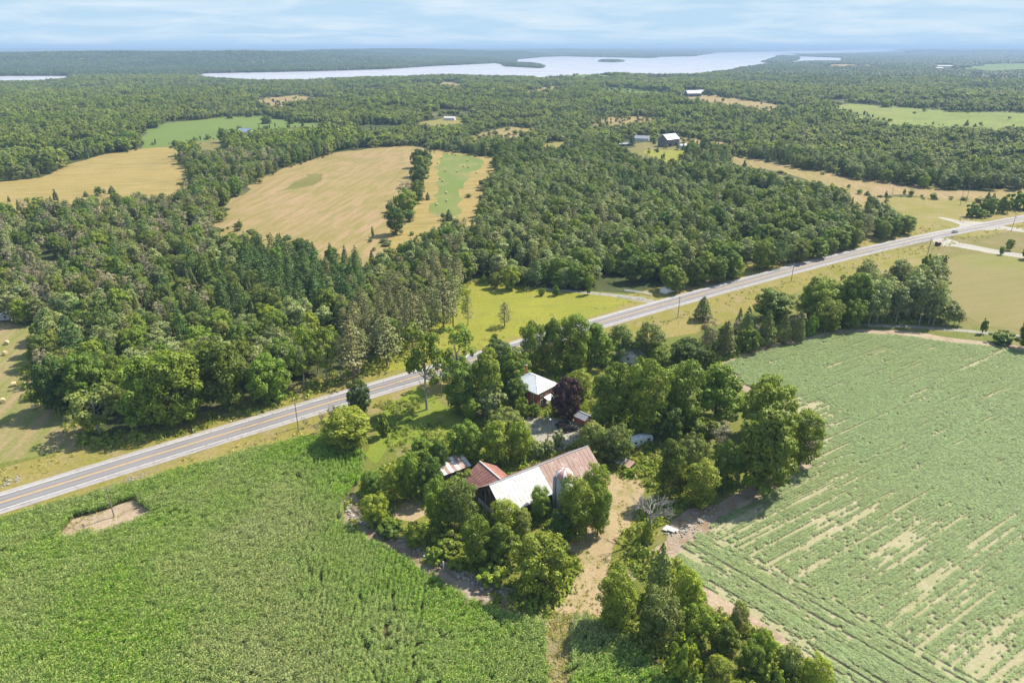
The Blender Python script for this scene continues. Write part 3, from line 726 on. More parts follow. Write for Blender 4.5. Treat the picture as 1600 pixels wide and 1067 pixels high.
# beyond the woods
FAR = {
 'tan_field': [(-200, 300), (0, 285), (60, 277), (110, 254), (165, 240), (215, 233), (283, 230), (287, 258), (297, 284), (275, 302), (200, 300), (120, 309), (0, 315), (-200, 330)],
 'wheat_field': [(330, 354), (345, 330), (370, 305), (400, 283), (450, 262), (520, 240), (590, 230), (640, 227), (672, 231), (640, 300), (600, 360), (598, 388), (585, 390), (450, 374)],
 'weedy_patch': [(438, 300), (455, 285), (480, 273), (502, 271), (492, 284), (470, 293)],
 'strip_field': [(672, 231), (690, 235), (725, 240), (775, 248), (775, 262), (762, 290), (747, 330), (700, 346), (670, 365), (640, 372), (600, 392), (600, 360), (650, 300)],
 'clover_field': [(692, 239), (728, 244), (752, 248), (742, 265), (722, 290), (716, 312), (712, 335), (690, 343), (676, 335), (681, 310), (683, 270), (688, 250)],
 'pasture': [(215, 229), (222, 205), (260, 192), (350, 183), (420, 181), (450, 190), (500, 192), (510, 198), (440, 200), (400, 203), (345, 206), (345, 215), (285, 223)],
 'lane_grass': [(300, 224), (345, 216), (362, 220), (355, 233), (315, 233)],
 'hill_field': [(392, 160), (420, 152), (470, 149), (498, 153), (480, 160), (440, 165), (472, 172), (425, 169)],
 'farm_clearing': [(470, 197), (520, 199), (545, 206), (520, 208), (470, 206)],
 'bush_field': [(736, 221), (734, 212), (765, 203), (800, 199), (840, 200), (838, 207), (800, 218), (770, 222)],
 'yellow_field': [(843, 241), (848, 226), (865, 220), (886, 222), (885, 240)],
 'hollow_field': [(928, 197), (932, 186), (965, 182), (1004, 183), (1042, 187), (1035, 195), (1000, 196), (960, 198)],
 'west_meadow': [(646, 199), (660, 190), (700, 184), (734, 185), (730, 198), (700, 201)],
 'barn_yard': [(972, 242), (985, 228), (1000, 222), (1030, 222), (1080, 228), (1080, 236), (1010, 240)],
 'barn_lawn': [(1012, 244), (1020, 234), (1076, 234), (1080, 242), (1068, 250), (1045, 251)],
 'barn_field': [(1054, 222), (1062, 214), (1090, 216), (1140, 224), (1142, 232), (1100, 232)],
 'long_field': [(1122, 252), (1150, 245), (1220, 256), (1300, 272), (1400, 287), (1480, 297), (1560, 297), (1700, 296), (1700, 318), (1560, 318), (1480, 312), (1410, 306), (1370, 308), (1290, 290), (1200, 267)],
 'roadside_slope': [(1372, 312), (1410, 306), (1480, 312), (1560, 318), (1700, 316), (1760, 308), (1700, 318), (1600, 333), (1530, 345), (1500, 344), (1464, 341), (1442, 344), (1400, 330)],
 'bright_field': [(1066, 152), (1085, 148), (1120, 149), (1170, 156), (1227, 166), (1200, 171), (1140, 163), (1090, 158)],
 'green_strip': [(936, 148), (940, 137), (990, 139), (1030, 143), (1060, 150), (1030, 152), (980, 150)],
 'knoll_field': [(816, 146), (850, 136), (892, 134), (880, 142), (850, 146)],
 'shore_field': [(674, 137), (690, 128), (735, 132), (720, 138)],
 'pale_field': [(868, 124), (890, 119), (955, 119), (940, 124)],
 'ridge_field': [(1005, 125), (1015, 121), (1052, 122), (1045, 126)],
 'marsh': [(1296, 166), (1330, 162), (1400, 167), (1480, 173), (1600, 177), (1800, 180), (1800, 203), (1600, 199), (1480, 197), (1400, 193), (1340, 180)],
 'far_green': [(1490, 108), (1540, 99), (1620, 98), (1620, 110), (1550, 112)],
 'far_hamlet': [(1282, 105), (1300, 100), (1370, 101), (1360, 105)],
}
LAKE = [(-300, 127), (-300, 119), (0, 119), (110, 119), (113, 123), (60, 126), (-20, 127)]
LAKE2 = [(300, 120), (318, 115), (400, 113.5), (480, 112), (600, 108.5), (680, 103.5), (765, 99.5), (779, 98), (790, 104), (845, 107), (851, 103), (830, 99.5), (803, 97.5), (805, 93.5), (850, 89.3), (880, 88.5), (980, 90.5),
         (1018, 91), (1030, 89.2), (1082, 88.4), (1120, 82.5), (1180, 81.6), (1230, 80.2), (1300, 79.4), (1398, 78.2), (1396, 80.5), (1340, 82.5), (1290, 83.2), (1262, 83.8), (1215, 83.6), (1246, 85.5),
         (1254, 88.5), (1320, 91), (1318, 95.5), (1280, 95), (1240, 97), (1215, 99), (1190, 102), (1150, 108), (1140, 112), (1080, 117), (950, 115), (850, 121), (700, 118), (500, 124), (400, 125), (330, 121)]
ISLANDS = [blob(956, 95.3, 20, 2.3, 14, 1), blob(1022, 90, 4, 0.8, 8, 2), [(1190, 97), (1205, 92), (1222, 86), (1243, 86.5), (1248, 91), (1242, 95), (1225, 98), (1200, 98.5)]]
FARMAT = {'tan_field': 'tan', 'wheat_field': 'wheat', 'strip_field': 'tan', 'weedy_patch': 'weed_stubble', 'clover_field': 'clover', 'pasture': 'pasture', 'lane_grass': 'verge_dry', 'hill_field': 'wheat', 'farm_clearing': 'verge_dry', 'bush_field': 'wheat',
          'yellow_field': 'verge', 'hollow_field': 'wheat', 'west_meadow': 'verge', 'barn_yard': 'verge_dry', 'barn_lawn': 'meadow', 'barn_field': 'wheat', 'long_field': 'wheat', 'roadside_slope': 'verge',
          'bright_field': 'wheat', 'green_strip': 'pasture', 'knoll_field': 'wheat', 'shore_field': 'wheat', 'pale_field': 'pasture', 'ridge_field': 'wheat', 'marsh': 'marsh', 'far_green': 'pasture', 'far_hamlet': 'tan'}
NEARMAT = {'hay_field': 'hay', 'meadow': 'meadow', 'corn_field': 'soil_corn', 'corn_patch': 'soil_corn', 'soil_margin': 'soil', 'soybean_field': 'soil_soy', 'bare_patch': 'soil', 'lawn': 'lawn', 'farmyard': 'weedy', 'drive_yard': 'gravel',
           'dirt_track': 'track', 'barnyard_dirt': 'track', 'corn_lane': 'straw', 'fence_soil': 'rubble_soil', 'stony_edge': 'rubble_soil', 'dry_lawn_far': 'verge_dry', 'dry_lawn': 'verge_dry', 'park_lawn': 'park', 'driveway': 'white_gravel',
           'side_road': 'white_gravel', 'farm_lane': 'gravel', 'rail_trail': 'gravel', 'roadside_meadow': 'verge'}
STRAIGHT = {'driveway', 'side_road', 'farm_lane', 'rail_trail', 'corn_lane'}


def roughen(q, amp, step, s):
    """world outline with its long edges subdivided and made uneven"""
    q = np.asarray(q, float); out = []
    for i in range(len(q)):
        a, b = q[i], q[(i + 1) % len(q)]; L = np.hypot(*(b - a)); k = int(np.clip(L / step, 1, 60))
        for j in range(k):
            p = a + (b - a) * j / k
            out.append(p + amp * 2 * np.array([vnoise(p[0] / step / 1.7, p[1] / step / 1.7, s) - 0.5, vnoise(p[0] / step / 1.7, p[1] / step / 1.7, s + 1) - 0.5]))
    return np.array(out)


def build_land():
    polys = []      # (name, material, world outline), later ones win
    r_ = np.array([offset_line(ROAD, 0)])[0]
    polys.append(('farm_ground', M['rough_grass'], np.array([P0(*p)[:2] for p in NEAR])))
    vg = np.concatenate([offset_line(ROAD, ROAD_W / 2 + 13), offset_line(ROAD, -ROAD_W / 2 - 9)[::-1]])
    polys.append(('grass_verge', M['verge'], roughen(vg, 1.2, 6, 3)))
    for k in NEARSET:
        w = np.array([P0(*p)[:2] for p in F[k]])
        polys.append((k, M[NEARMAT[k]], roughen(w, 0.25 if k in STRAIGHT else 1.5 if k in ('lawn', 'farmyard', 'dirt_track', 'barnyard_dirt', 'fence_soil', 'stony_edge') else 0.9, 2.5 if k in ('dirt_track', 'lawn', 'fence_soil') else 5, len(polys))))
    for k, q in FAR.items():
        polys.append((k, M[FARMAT[k]], np.array([P(*p, 10.0)[:2] for p in q])))
    for k, q in FAR.items():
        w = np.array([P2(*p) for p in q]); d = np.hypot(*w.mean(0))
        polys.append((k, M[FARMAT[k]], roughen(w, min(14, d / 90), max(8, d / 60), len(polys) + 50)))
    polys.append(('side_road', M['white_gravel'], np.array([P0(*p)[:2] for p in F['side_road']])))
    polys.append(('lake', M['lake'], np.array([P0(*p)[:2] for p in LAKE])))
    polys.append(('lake', M['lake'], np.array([P0(*p)[:2] for p in LAKE2])))
    for q in ISLANDS: polys.append(('ground', None, np.array([P0(*p)[:2] for p in q])))
    # terrain points on rings
    pts = []
    rad = 25.0
    while rad < 62000:
        na = 100 if rad > 60 else 30
        for a in np.linspace(-1.25, 1.25, na): pts.append((rad * math.sin(a), rad * math.cos(a)))
        for a in np.linspace(1.35, 2 * math.pi - 1.35, 16): pts.append((rad * math.sin(a), rad * math.cos(a)))
        rad *= 1.075
    verts = list(pts); faces = []
    for n_, m_, w in polys:
        faces.append(list(range(len(verts), len(verts) + len(w)))); verts += [tuple(p) for p in w]
    vo, eo, fo, ov, oe, of = delaunay_2d_cdt([Vector(v) for v in verts], [], faces, 0, 1e-3, True)
    vo = np.array([(v[0], v[1]) for v in vo]); tri = np.array(fo); cen = vo[tri].mean(1); own = np.full(len(tri), -1)
    for i, (n_, m_, w) in enumerate(polys): own[inside(w, cen[:, 0], cen[:, 1])] = i
    z = height(vo[:, 0], vo[:, 1])
    groups = {}
    for i, o in enumerate(own):
        nm = polys[o][0] if o >= 0 else 'ground'; groups.setdefault(nm, []).append(i)
    for nm, idx in groups.items():
        t = tri[idx]; u, inv = np.unique(t.ravel(), return_inverse=True)
        me = bpy.data.meshes.new(nm)
        me.from_pydata(np.column_stack([vo[u], z[u]]).tolist(), [], inv.reshape(-1, 3).tolist())
        mt = M['forest_floor'] if nm == 'ground' else next(m_ for n_, m_, w in polys if n_ == nm)
        me.materials.append(mt)
        bm = bmesh.new(); bm.from_mesh(me)
        for fc in bm.faces:
            if fc.normal.z < 0: fc.normal_flip()
        bm.to_mesh(me); bm.free(); me.polygons.foreach_set('use_smooth', [True] * len(me.polygons)); me.update()
        tag(link(nm, me), kind='structure')
    return polys


POLYS = build_land()
WORLD = {n: w for n, m, w in POLYS}


# ------------------------------------------------------------------ highway
def build_road():
    h = ROAD_W / 2; pw = min(3.75, h - 1.6)
    hw = empty('highway', (0, 0, 0)); tag(hw, kind='structure')
    strip('shoulder', ROAD, h, -h, 0.05, M['shoulder'], hw)
    strip('asphalt', ROAD, pw, -pw, 0.12, M['asphalt'], hw)
    for s in (1, -1):
        strip('pavement_edge', ROAD, s * pw, s * (pw + 0.35), 0.119, M['shoulder'], hw)
        strip('edge_line', ROAD, s * (pw - 0.30), s * (pw - 0.14), 0.132, M['white_paint'], hw)
        strip('centre_line', ROAD, s * 0.11, s * 0.27, 0.132, M['yellow_paint'], hw)
    # turning lane and painted island at the junction
    p = [P0(1390, 384)[:2], P0(1440, 372)[:2], P0(1500, 357)[:2], P0(1545, 352)[:2]]
    q = smooth_line(np.array(p), 30, 6)
    strip('turn_lane_line', q, 0.1, -0.1, 0.135, M['white_paint'], hw)


build_road()

# ------------------------------------------------------------------ building materials
M['barn_board'] = plain('weathered_boards', (0.115, 0.09, 0.075), 0.85, 0.1, c2=(0.075, 0.06, 0.055), scale=1.2, stretch=(6, 6, 0.25), gran=0.3, bump=0.3)
M['grey_board'] = plain('grey_boards', (0.17, 0.165, 0.17), 0.85, 0.1, c2=(0.12, 0.115, 0.12), scale=1.2, stretch=(6, 6, 0.25), gran=0.3, bump=0.3)
M['rust_roof'] = plain('rusted_sheet_roof', (0.25, 0.155, 0.125), 0.6, 0.3, c2=(0.29, 0.185, 0.15), scale=0.6, stretch=(0.8, 0.5, 0.5), wear=(0.5, (0.36, 0.28, 0.24)), gran=0.2)
M['red_roof'] = plain('red_sheet_roof', (0.29, 0.135, 0.105), 0.55, 0.3, c2=(0.23, 0.11, 0.09), scale=0.5, stretch=(1.5, 0.35, 0.35), wear=(0.7, (0.40, 0.20, 0.14)), gran=0.15)
M['white_roof'] = plain('white_sheet_roof', (0.52, 0.52, 0.505), 0.55, 0.3, c2=(0.45, 0.44, 0.42), scale=0.4, wear=(0.7, (0.42, 0.37, 0.32)), gran=0.08)
M['striped_roof'] = plain('part_rusted_roof', (0.62, 0.60, 0.58), 0.5, 0.4, c2=(0.35, 0.16, 0.12), scale=0.9, stretch=(1.6, 0.12, 0.12), gran=0.1)
M['pale_metal'] = plain('pale_metal_roof', (0.58, 0.60, 0.62), 0.45, 0.5, c2=(0.50, 0.52, 0.54), scale=0.5, gran=0.05)
M['grey_metal'] = plain('grey_metal_roof', (0.30, 0.31, 0.34), 0.5, 0.5, c2=(0.24, 0.25, 0.28), scale=0.6, gran=0.1)
M['brick_red'] = plain('red_brick', (0.36, 0.12, 0.075), 0.85, 0.2, c2=(0.29, 0.095, 0.06), scale=2.5, gran=0.25, bump=0.2)
M['stone'] = plain('field_stone', (0.36, 0.33, 0.29), 0.9, 0.2, c2=(0.26, 0.235, 0.20), scale=1.5, gran=0.3, bump=0.4)
M['concrete'] = plain('silo_concrete', (0.38, 0.385, 0.39), 0.85, 0.2, c2=(0.32, 0.325, 0.33), scale=1.0, gran=0.12, bump=0.1)
M['white_trim'] = plain('white_trim', (0.74, 0.73, 0.70), 0.6, 0.3)
M['dark_open'] = plain('dark_opening', (0.012, 0.012, 0.013), 0.9, 0.05)
M['rail_wood'] = plain('cedar_rail', (0.30, 0.255, 0.205), 0.9, 0.1, c2=(0.21, 0.175, 0.14), scale=2, gran=0.3)
M['pole_wood'] = plain('pole_wood', (0.20, 0.165, 0.135), 0.9, 0.1, c2=(0.26, 0.22, 0.185), scale=1.5, gran=0.2)
M['straw_bale'] = plain('straw_bale', (0.56, 0.44, 0.25), 0.95, 0.1, c2=(0.46, 0.36, 0.19), scale=2.5, gran=0.25, bump=0.5)
M['rubber'] = plain('rubber', (0.02, 0.02, 0.02), 0.8, 0.2)
M['steel'] = plain('steel', (0.45, 0.46, 0.47), 0.4, 0.5, metal=0.6)
M['black_paint'] = plain('black_car_paint', (0.012, 0.012, 0.014), 0.22, 0.6)
M['maroon_paint'] = plain('dark_red_paint', (0.16, 0.02, 0.02), 0.25, 0.5)
M['silver_paint'] = plain('silver_car_paint', (0.42, 0.43, 0.45), 0.3, 0.6, metal=0.5)
M['rv_white'] = plain('trailer_white', (0.76, 0.77, 0.78), 0.4, 0.4, c2=(0.68, 0.68, 0.67), gran=0.04)
M['rv_stripe'] = plain('trailer_stripe', (0.20, 0.22, 0.26), 0.45, 0.4)
M['dome_red'] = plain('dome_red', (0.36, 0.145, 0.125), 0.5, 0.35, c2=(0.42, 0.24, 0.215), gran=0.1)
M['dome_white'] = plain('dome_white', (0.68, 0.66, 0.66), 0.5, 0.4, c2=(0.58, 0.53, 0.52), gran=0.06)
M['blue_roof'] = plain('blue_grey_roof', (0.22, 0.27, 0.36), 0.5, 0.4)
M['siding'] = plain('pale_siding', (0.58, 0.56, 0.52), 0.7, 0.3)
M['wire'] = plain('wire', (0.10, 0.10, 0.10), 0.6, 0.3)


def glass_mat():
    m, N, L = new_mat('window_glass')
    b = node(N, L, 'ShaderNodeBsdfPrincipled', {'Base Color': (0.03, 0.035, 0.04, 1), 'Roughness': 0.08, 'Specular IOR Level': 0.6})
    L.new(b.outputs[0], node(N, L, 'ShaderNodeOutputMaterial').inputs[0]); return m


M['glass'] = glass_mat()


def add_window(parent, x, z, w, h, y=0.0, face=-1, axis='y', n=2, frame=None):
    """window (> frame, two panes) set in the wall plane; axis y: wall at y facing face*y; axis x likewise"""
    fm = MB(); t = 0.08; o = 0.06
    def pt(a, dpt, zz): return (a, y + face * dpt, zz) if axis == 'y' else (y + face * dpt, a, zz)
    def bx(mb, a0, a1, d0, d1, z0, z1):
        p, q = pt(a0, d0, z0), pt(a1, d1, z1)
        mb.box(min(p[0], q[0]), min(p[1], q[1]), z0, max(p[0], q[0]), max(p[1], q[1]), z1)
    bx(fm, x - w / 2 - t, x + w / 2 + t, 0.003, o, z - h / 2 - t, z - h / 2); bx(fm, x - w / 2 - t, x + w / 2 + t, 0.003, o, z + h / 2, z + h / 2 + t)
    bx(fm, x - w / 2 - t, x - w / 2, 0.003, o, z - h / 2, z + h / 2); bx(fm, x + w / 2, x + w / 2 + t, 0.003, o, z - h / 2, z + h / 2)
    bx(fm, x - w / 2, x + w / 2, 0.003, o, z - 0.03, z + 0.03)
    f = fm.build('window', frame or M['white_trim'], parent)
    for s in (0, 1):
        g = MB(); z0 = z - h / 2 if s == 0 else z + 0.03; bx(g, x - w / 2, x + w / 2, 0.003, 0.025, z0, z0 + h / 2 - 0.03)
        g.build('pane', M['glass'], f)
    return f


def roof_ribs(mb, a, b, c, d, step, r=0.035):
    """standing seams from the eave edge a-b up to the ridge edge d-c"""
    A, B, C_, D = map(Vector, (a, b, c, d)); n = max(2, int((B - A).length / step))
    nn = (B - A).cross(D - A).normalized()
    if nn.z < 0: nn = -nn
    for i in range(1, n):
        t = i / n; p = A.lerp(B, t) + nn * 0.01; q = D.lerp(C_, t) + nn * 0.01; s = (B - A).normalized() * r
        mb.face([p - s, q - s, q + nn * r * 1.6, p + nn * r * 1.6]); mb.face([p + s, p + nn * r * 1.6, q + nn * r * 1.6, q + s])


# ------------------------------------------------------------------ the barn and its wing
def build_barn():
    L, W, ze, zr = 30.2, 6.1, 4.6, 9.0; xw = 14.3
    a = P0(766, 757, zr)
    t = empty('barn', (a[0], a[1], 0), math.radians(34.5), 'long old bank barn with front roof half white, half rusty, and a red roofed wing', 'barn')
    w = MB()
    i = 0.35
    w.prism([(W - i, 1.6), (W - i, ze), (0, zr - 0.28), (-W + i, ze), (-W + i, 1.6)], 0.3, L - 0.3)
    w.v = [(y, -x, z) for x, y, z in w.v]
    w.build('wall', M['barn_board'], t)
    MB().box(0.1, -W + 0.15, -0.5, L - 0.1, W - 0.15, 1.6).build('stone_base', M['stone'], t)
    # battens on the near gable and the long front wall, real boards with gaps
    b = MB()
    for k in range(38):
        y = -W + 0.5 + k * (2 * W - 1.0) / 37; zt = zr - 0.45 - (zr - ze) * abs(y) / W; b.box(0.27 - 0.05 * (k % 2), y - 0.03, 1.62, 0.30, y + 0.03, zt)
    for k in range(90):
        x = 0.5 + k * (L - 1.0) / 89; b.box(x - 0.03, -W + i - 0.035, 1.62, x + 0.03, -W + i - 0.001, ze - 0.05)
    bo = b.build('batten', M['barn_board'], t); tag(bo, kind='stuff')
    over = 0.35
    dz = (zr - ze) / W
    def slope(s, x0, x1, mat, nm, lab=None):
        e = W + over; z1 = zr - dz * e
        p = [(x0, s * e, z1), (x1, s * e, z1), (x1, 0, zr), (x0, 0, zr)]
        if s > 0: p = [p[1], p[0], p[3], p[2]]
        m = MB().slab(*p, 0.07); roof_ribs(m, *p, 1.1, 0.022)
        o = m.build(nm, mat, t)
        if lab: tag(o, lab)
        return o
    slope(-1, -0.35, xw, M['white_roof'], 'roof', 'white sheet metal half of the front slope')
    slope(-1, xw + 0.02, L + 0.35, M['rust_roof'], 'roof', 'rusty red half of the front slope')
    slope(1, -0.35, L + 0.35, M['rust_roof'], 'roof', 'rusty back slope')
    MB().box(-0.35, -0.14, zr + 0.0, L + 0.35, 0.14, zr + 0.10).build('ridge_cap', M['steel'], t)
    # near gable: upper openings and door
    for y, z, ww, hh in ((1.6, 5.4, 0.8, 1.1), (3.6, 4.2, 0.8, 1.6), (-2.8, 3.2, 2.6, 2.8)):
        m = MB().box(0.16, y - ww / 2, z - hh / 2, 0.215, y + ww / 2, z + hh / 2); o = m.build('opening' if ww < 2 else 'barn_door', M['dark_open'], t)
    # boarded patches of paler wood
    MB().box(0.14, 2.3, 2.0, 0.20, 2.6, 5.2).build('loose_board', M['rail_wood'], t)
    MB().box(0.14, 0.5, 5.6, 0.20, 0.9, 7.4).build('loose_board', M['rail_wood'], t)
    for x in (4.5, 9.5, 19, 25): MB().box(x - 0.5, -W + 0.13, 0.5, x + 0.5, -W + 0.10, 1.3).build('stable_window', M['dark_open'], t)
    MB().box(11.6, -W + i - 0.10, 1.65, 14.6, -W + i - 0.045, 4.3).build('sliding_door', M['barn_board'], t)
    # wing behind the near half, its ridge at right angles
    xr, hw, z0, z1, yb = 4.85, 4.75, 3.9, 7.0, 12.6
    v = MB().prism([(xr - hw + 0.3, -0.4), (xr - hw + 0.3, z0), (xr, z1 - 0.2), (xr + hw - 0.3, z0), (xr + hw - 0.3, -0.4)], 3.2, yb - 0.3)
    v.build('wing_wall', M['barn_board'], t)
    d2 = (z1 - z0) / hw
    for s in (-1, 1):
        e = hw + 0.3; ze2 = z1 - d2 * e
        # the near edge climbs the barn's back slope
        yn_r = (zr - z1) / dz; yn_e = min(W + 0.3, (zr - ze2) / dz)
        p = [(xr + s * e, yn_e, ze2 + 0.03), (xr + s * e, yb, ze2 + 0.03), (xr, yb, z1 + 0.03), (xr, yn_r, z1 + 0.03)]
        if s < 0: p = [p[1], p[0], p[3], p[2]]
        m = MB().slab(*p, 0.07)
        roof_ribs(m, *p, 0.76)
        tag(m.build('wing_roof', M['red_roof'], t), 'red sheet metal slope of the wing')
    MB().box(xr - 0.14, (zr - z1) / dz, z1 + 0.03, xr + 0.14, yb, z1 + 0.14).build('wing_ridge_cap', M['white_roof'], t)
    return t


def build_silo():
    c = P0(880, 797); R = 2.05; Hh = 10.2
    t = empty('silo', (c[0], c[1], 0), 0, 'grey concrete stave silo with a red and white segmented dome', 'silo')
    m = MB().tube([(0, 0, -0.3), (0, 0, Hh)], R, 32); m.build('silo_wall', M['concrete'], t, True)
    hp = MB()
    for k in range(20):
        z = 0.5 + k * 0.49; n = 32
        for j in range(n):
            a0, a1 = 6.2832 * j / n, 6.2832 * (j + 1) / n; r = R + 0.03
            q = [(r * math.cos(a0), r * math.sin(a0)), (r * math.cos(a1), r * math.sin(a1))]; rr = (R - 0.02) / r
            hp.face([(*q[0], z), (*q[1], z), (*q[1], z + 0.05), (*q[0], z + 0.05)])
            hp.face([(*q[0], z + 0.05), (*q[1], z + 0.05), (q[1][0] * rr, q[1][1] * rr, z + 0.06), (q[0][0] * rr, q[0][1] * rr, z + 0.06)])
    hp.build('hoop', M['steel'], t)
    n = 14
    for k in range(n):      # gores of the dome
        g = MB(); a0, a1 = 6.2832 * k / n, 6.2832 * (k + 1) / n
        rows = [(1.08 * R * math.cos(e), Hh + 0.02 + 1.75 * math.sin(e)) for e in np.linspace(0, 1.5, 7)]
        for (r0, z0), (r1, z1) in zip(rows[:-1], rows[1:]):
            g.face([(r0 * math.cos(a0), r0 * math.sin(a0), z0), (r0 * math.cos(a1), r0 * math.sin(a1), z0), (r1 * math.cos(a1), r1 * math.sin(a1), z1), (r1 * math.cos(a0), r1 * math.sin(a0), z1)])
        g.build('dome_panel', M['dome_white' if k % 3 == 1 else 'dome_red'], t)
    MB().tube([(0, 0, Hh + 1.7), (0, 0, Hh + 2.0)], 0.22, 10).build('dome_cap', M['steel'], t)
    ch = MB().tube([(-R - 0.30, -0.25, 0.3), (-R - 0.30, -0.25, Hh - 0.2)], 0.46, 12); ch.build('chute', M['concrete'], t, True)
    ld = MB()
    for s in (-0.2, 0.2): ld.tube([(R + 0.12, s, 0.5), (R + 0.12, s, Hh)], 0.025, 4)
    for k in range(24): ld.tube([(R + 0.12, -0.2, 0.7 + k * 0.4), (R + 0.12, 0.2, 0.7 + k * 0.4)], 0.018, 4)
    ld.build('ladder', M['steel'], t)


def build_house():
    ze = 5.5; fr = P0(840, 615.5, ze)
    t = empty('house', (fr[0], fr[1], 0), math.radians(47), 'two storey red brick house with a white hipped metal roof', 'house')
    X, Y, zr = 9.9, 12.6, 8.3       # x along the sunlit front, y along the shaded side (behind, to the left)
    MB().box(0.35, 0.35, -0.4, X - 0.35, Y - 0.35, ze - 0.05).build('wall', M['brick_red'], t)
    MB().box(0.27, 0.27, -0.45, X - 0.27, Y - 0.27, 0.45).build('stone_base', M['stone'], t)
    o = 0.15; x0, x1, y0, y1 = -o, X + o, -o, Y + o; xm = X / 2; ra, rb = (xm, X / 2 + 0.1, zr), (xm, Y - X / 2 + 0.1, zr)
    r = MB()
    fs = ([(x0, y0, ze), (x1, y0, ze), ra], [(x1, y0, ze), (x1, y1, ze), rb, ra], [(x1, y1, ze), (x0, y1, ze), rb], [(x0, y1, ze), (x0, y0, ze), ra, rb])
    for f in fs: r.face(f)
    r.face([(x0, y0, ze - 0.002), (x0, y1, ze - 0.002), (x1, y1, ze - 0.002), (x1, y0, ze - 0.002)])
    rf = r.build('roof', M['pale_metal'], t); tag(rf, 'hipped roof of pale metal sheets')
    s = MB()
    roof_ribs(s, (x0, y1, ze), (x0, y0, ze), ra, rb, 0.9, 0.02); roof_ribs(s, (x1, y0, ze), (x1, y1, ze), rb, ra, 0.9, 0.02)
    for p, q in (((x0, y0, ze), ra), ((x1, y0, ze), ra), ((x1, y1, ze), rb), ((x0, y1, ze), rb), (ra, rb)):
        s.tube([Vector(p) + Vector((0, 0, 0.03)), Vector(q) + Vector((0, 0, 0.03))], 0.07, 5)
    s.build('roof_seam', M['pale_metal'], rf)
    fa = MB()
    fa.box(x0, y0 - 0.03, ze - 0.22, x1, y0, ze + 0.0); fa.box(x0 - 0.03, y0, ze - 0.22, x0, y1, ze); fa.box(x1, y0, ze - 0.22, x1 + 0.03, y1, ze); fa.box(x0, y1, ze - 0.22, x1, y1 + 0.03, ze)
    fa.build('fascia', M['white_trim'], t)
    c = MB().box(xm + 1.2, Y - 2.3, 4.5, xm + 1.9, Y - 1.6, zr + 1.5); ch = c.build('chimney', M['brick_red'], t)
    MB().box(xm + 1.14, Y - 2.36, zr + 1.5, xm + 1.96, Y - 1.54, zr + 1.62).build('chimney_cap', M['concrete'], ch)
    for x in (2.3, 5.0, 7.8): add_window(t, x, 4.1, 0.95, 1.5, 0.35, -1, 'y')
    for x in (2.3, 7.8): add_window(t, x, 1.6, 0.95, 1.6, 0.35, -1, 'y')
    for y in (2.4, 6.3, 10.2): add_window(t, y, 4.1, 0.95, 1.5, 0.35, -1, 'x'); add_window(t, y, 1.6, 0.95, 1.6, 0.35, -1, 'x')
    d = MB().box(4.5, 0.29, 0.05, 5.5, 0.345, 2.15).build('door', M['white_trim'], t)
    MB().box(5.32, 0.25, 1.0, 5.40, 0.29, 1.1).build('door_handle', M['steel'], d)
    pr = MB().slab((3.3, -1.9, 2.5), (6.7, -1.9, 2.5), (6.7, 0.33, 3.0), (3.3, 0.33, 3.0), 0.1).build('porch_roof', M['white_trim'], t)
    for x in (3.45, 6.55): MB().box(x - 0.07, -1.8, 0.3, x + 0.07, -1.66, 2.42).build('porch_post', M['white_trim'], t)
    MB().box(3.2, -1.9, -0.2, 6.8, 0.26, 0.3).build('porch_floor', M['concrete'], t)
    MB().box(4.3, -2.3, -0.2, 5.7, -1.9, 0.15).build('porch_step', M['concrete'], t)


def gable_building(name, loc, rz, L, W, he, hr, wall, roof, label, cat, doors=1, wins=3, over=0.35, base=-1.0):
    t = empty(name, loc, rz, label, cat)
    w = MB().prism([(-W / 2, base), (W / 2, base), (W / 2, he), (0, hr - 0.15), (-W / 2, he)], -L / 2, L / 2); w.build('wall', wall, t)
    dz = (hr - he) / (W / 2); e = W / 2 + over; z1 = hr - dz * e
    for s in (-1, 1):
        p = [(s * e, -L / 2 - over, z1), (s * e, L / 2 + over, z1), (0, L / 2 + over, hr), (0, -L / 2 - over, hr)]
        if s < 0: p = [p[1], p[0], p[3], p[2]]
        m = MB().slab(*p, 0.08); roof_ribs(m, *p, max(0.9, L / 24), 0.04); m.build('roof', roof, t)
    MB().box(-0.12, -L / 2 - over, hr, 0.12, L / 2 + over, hr + 0.08).build('ridge_cap', roof, t)
    for k in range(doors):
        y = -L / 2 + L * (k + 0.5) / doors
        MB().box(W / 2 + 0.003, y - min(1.6, L / 8), 0, W / 2 + 0.06, y + min(1.6, L / 8), min(3.2, he * 0.75)).build('door', M['dark_open'], t)
    for k in range(wins):
        y = -L / 2 + L * (k + 0.5) / wins
        f = MB().box(-W / 2 - 0.06, y - 0.55, he * 0.35, -W / 2 - 0.003, y + 0.55, he * 0.35 + 1.1).build('window', M['white_trim'], t)
        MB().box(-W / 2 - 0.075, y - 0.45, he * 0.35 + 0.1, -W / 2 - 0.062, y + 0.45, he * 0.35 + 1.0).build('pane', M['glass'], f)
    f = MB().box(-0.55, -L / 2 - 0.06, he * 0.4, 0.55, -L / 2 - 0.003, he * 0.4 + 1.1).build('window', M['white_trim'], t)
    MB().box(-0.45, -L / 2 - 0.075, he * 0.4 + 0.1, 0.45, -L / 2 - 0.062, he * 0.4 + 1.0).build('pane', M['glass'], f)
    return t


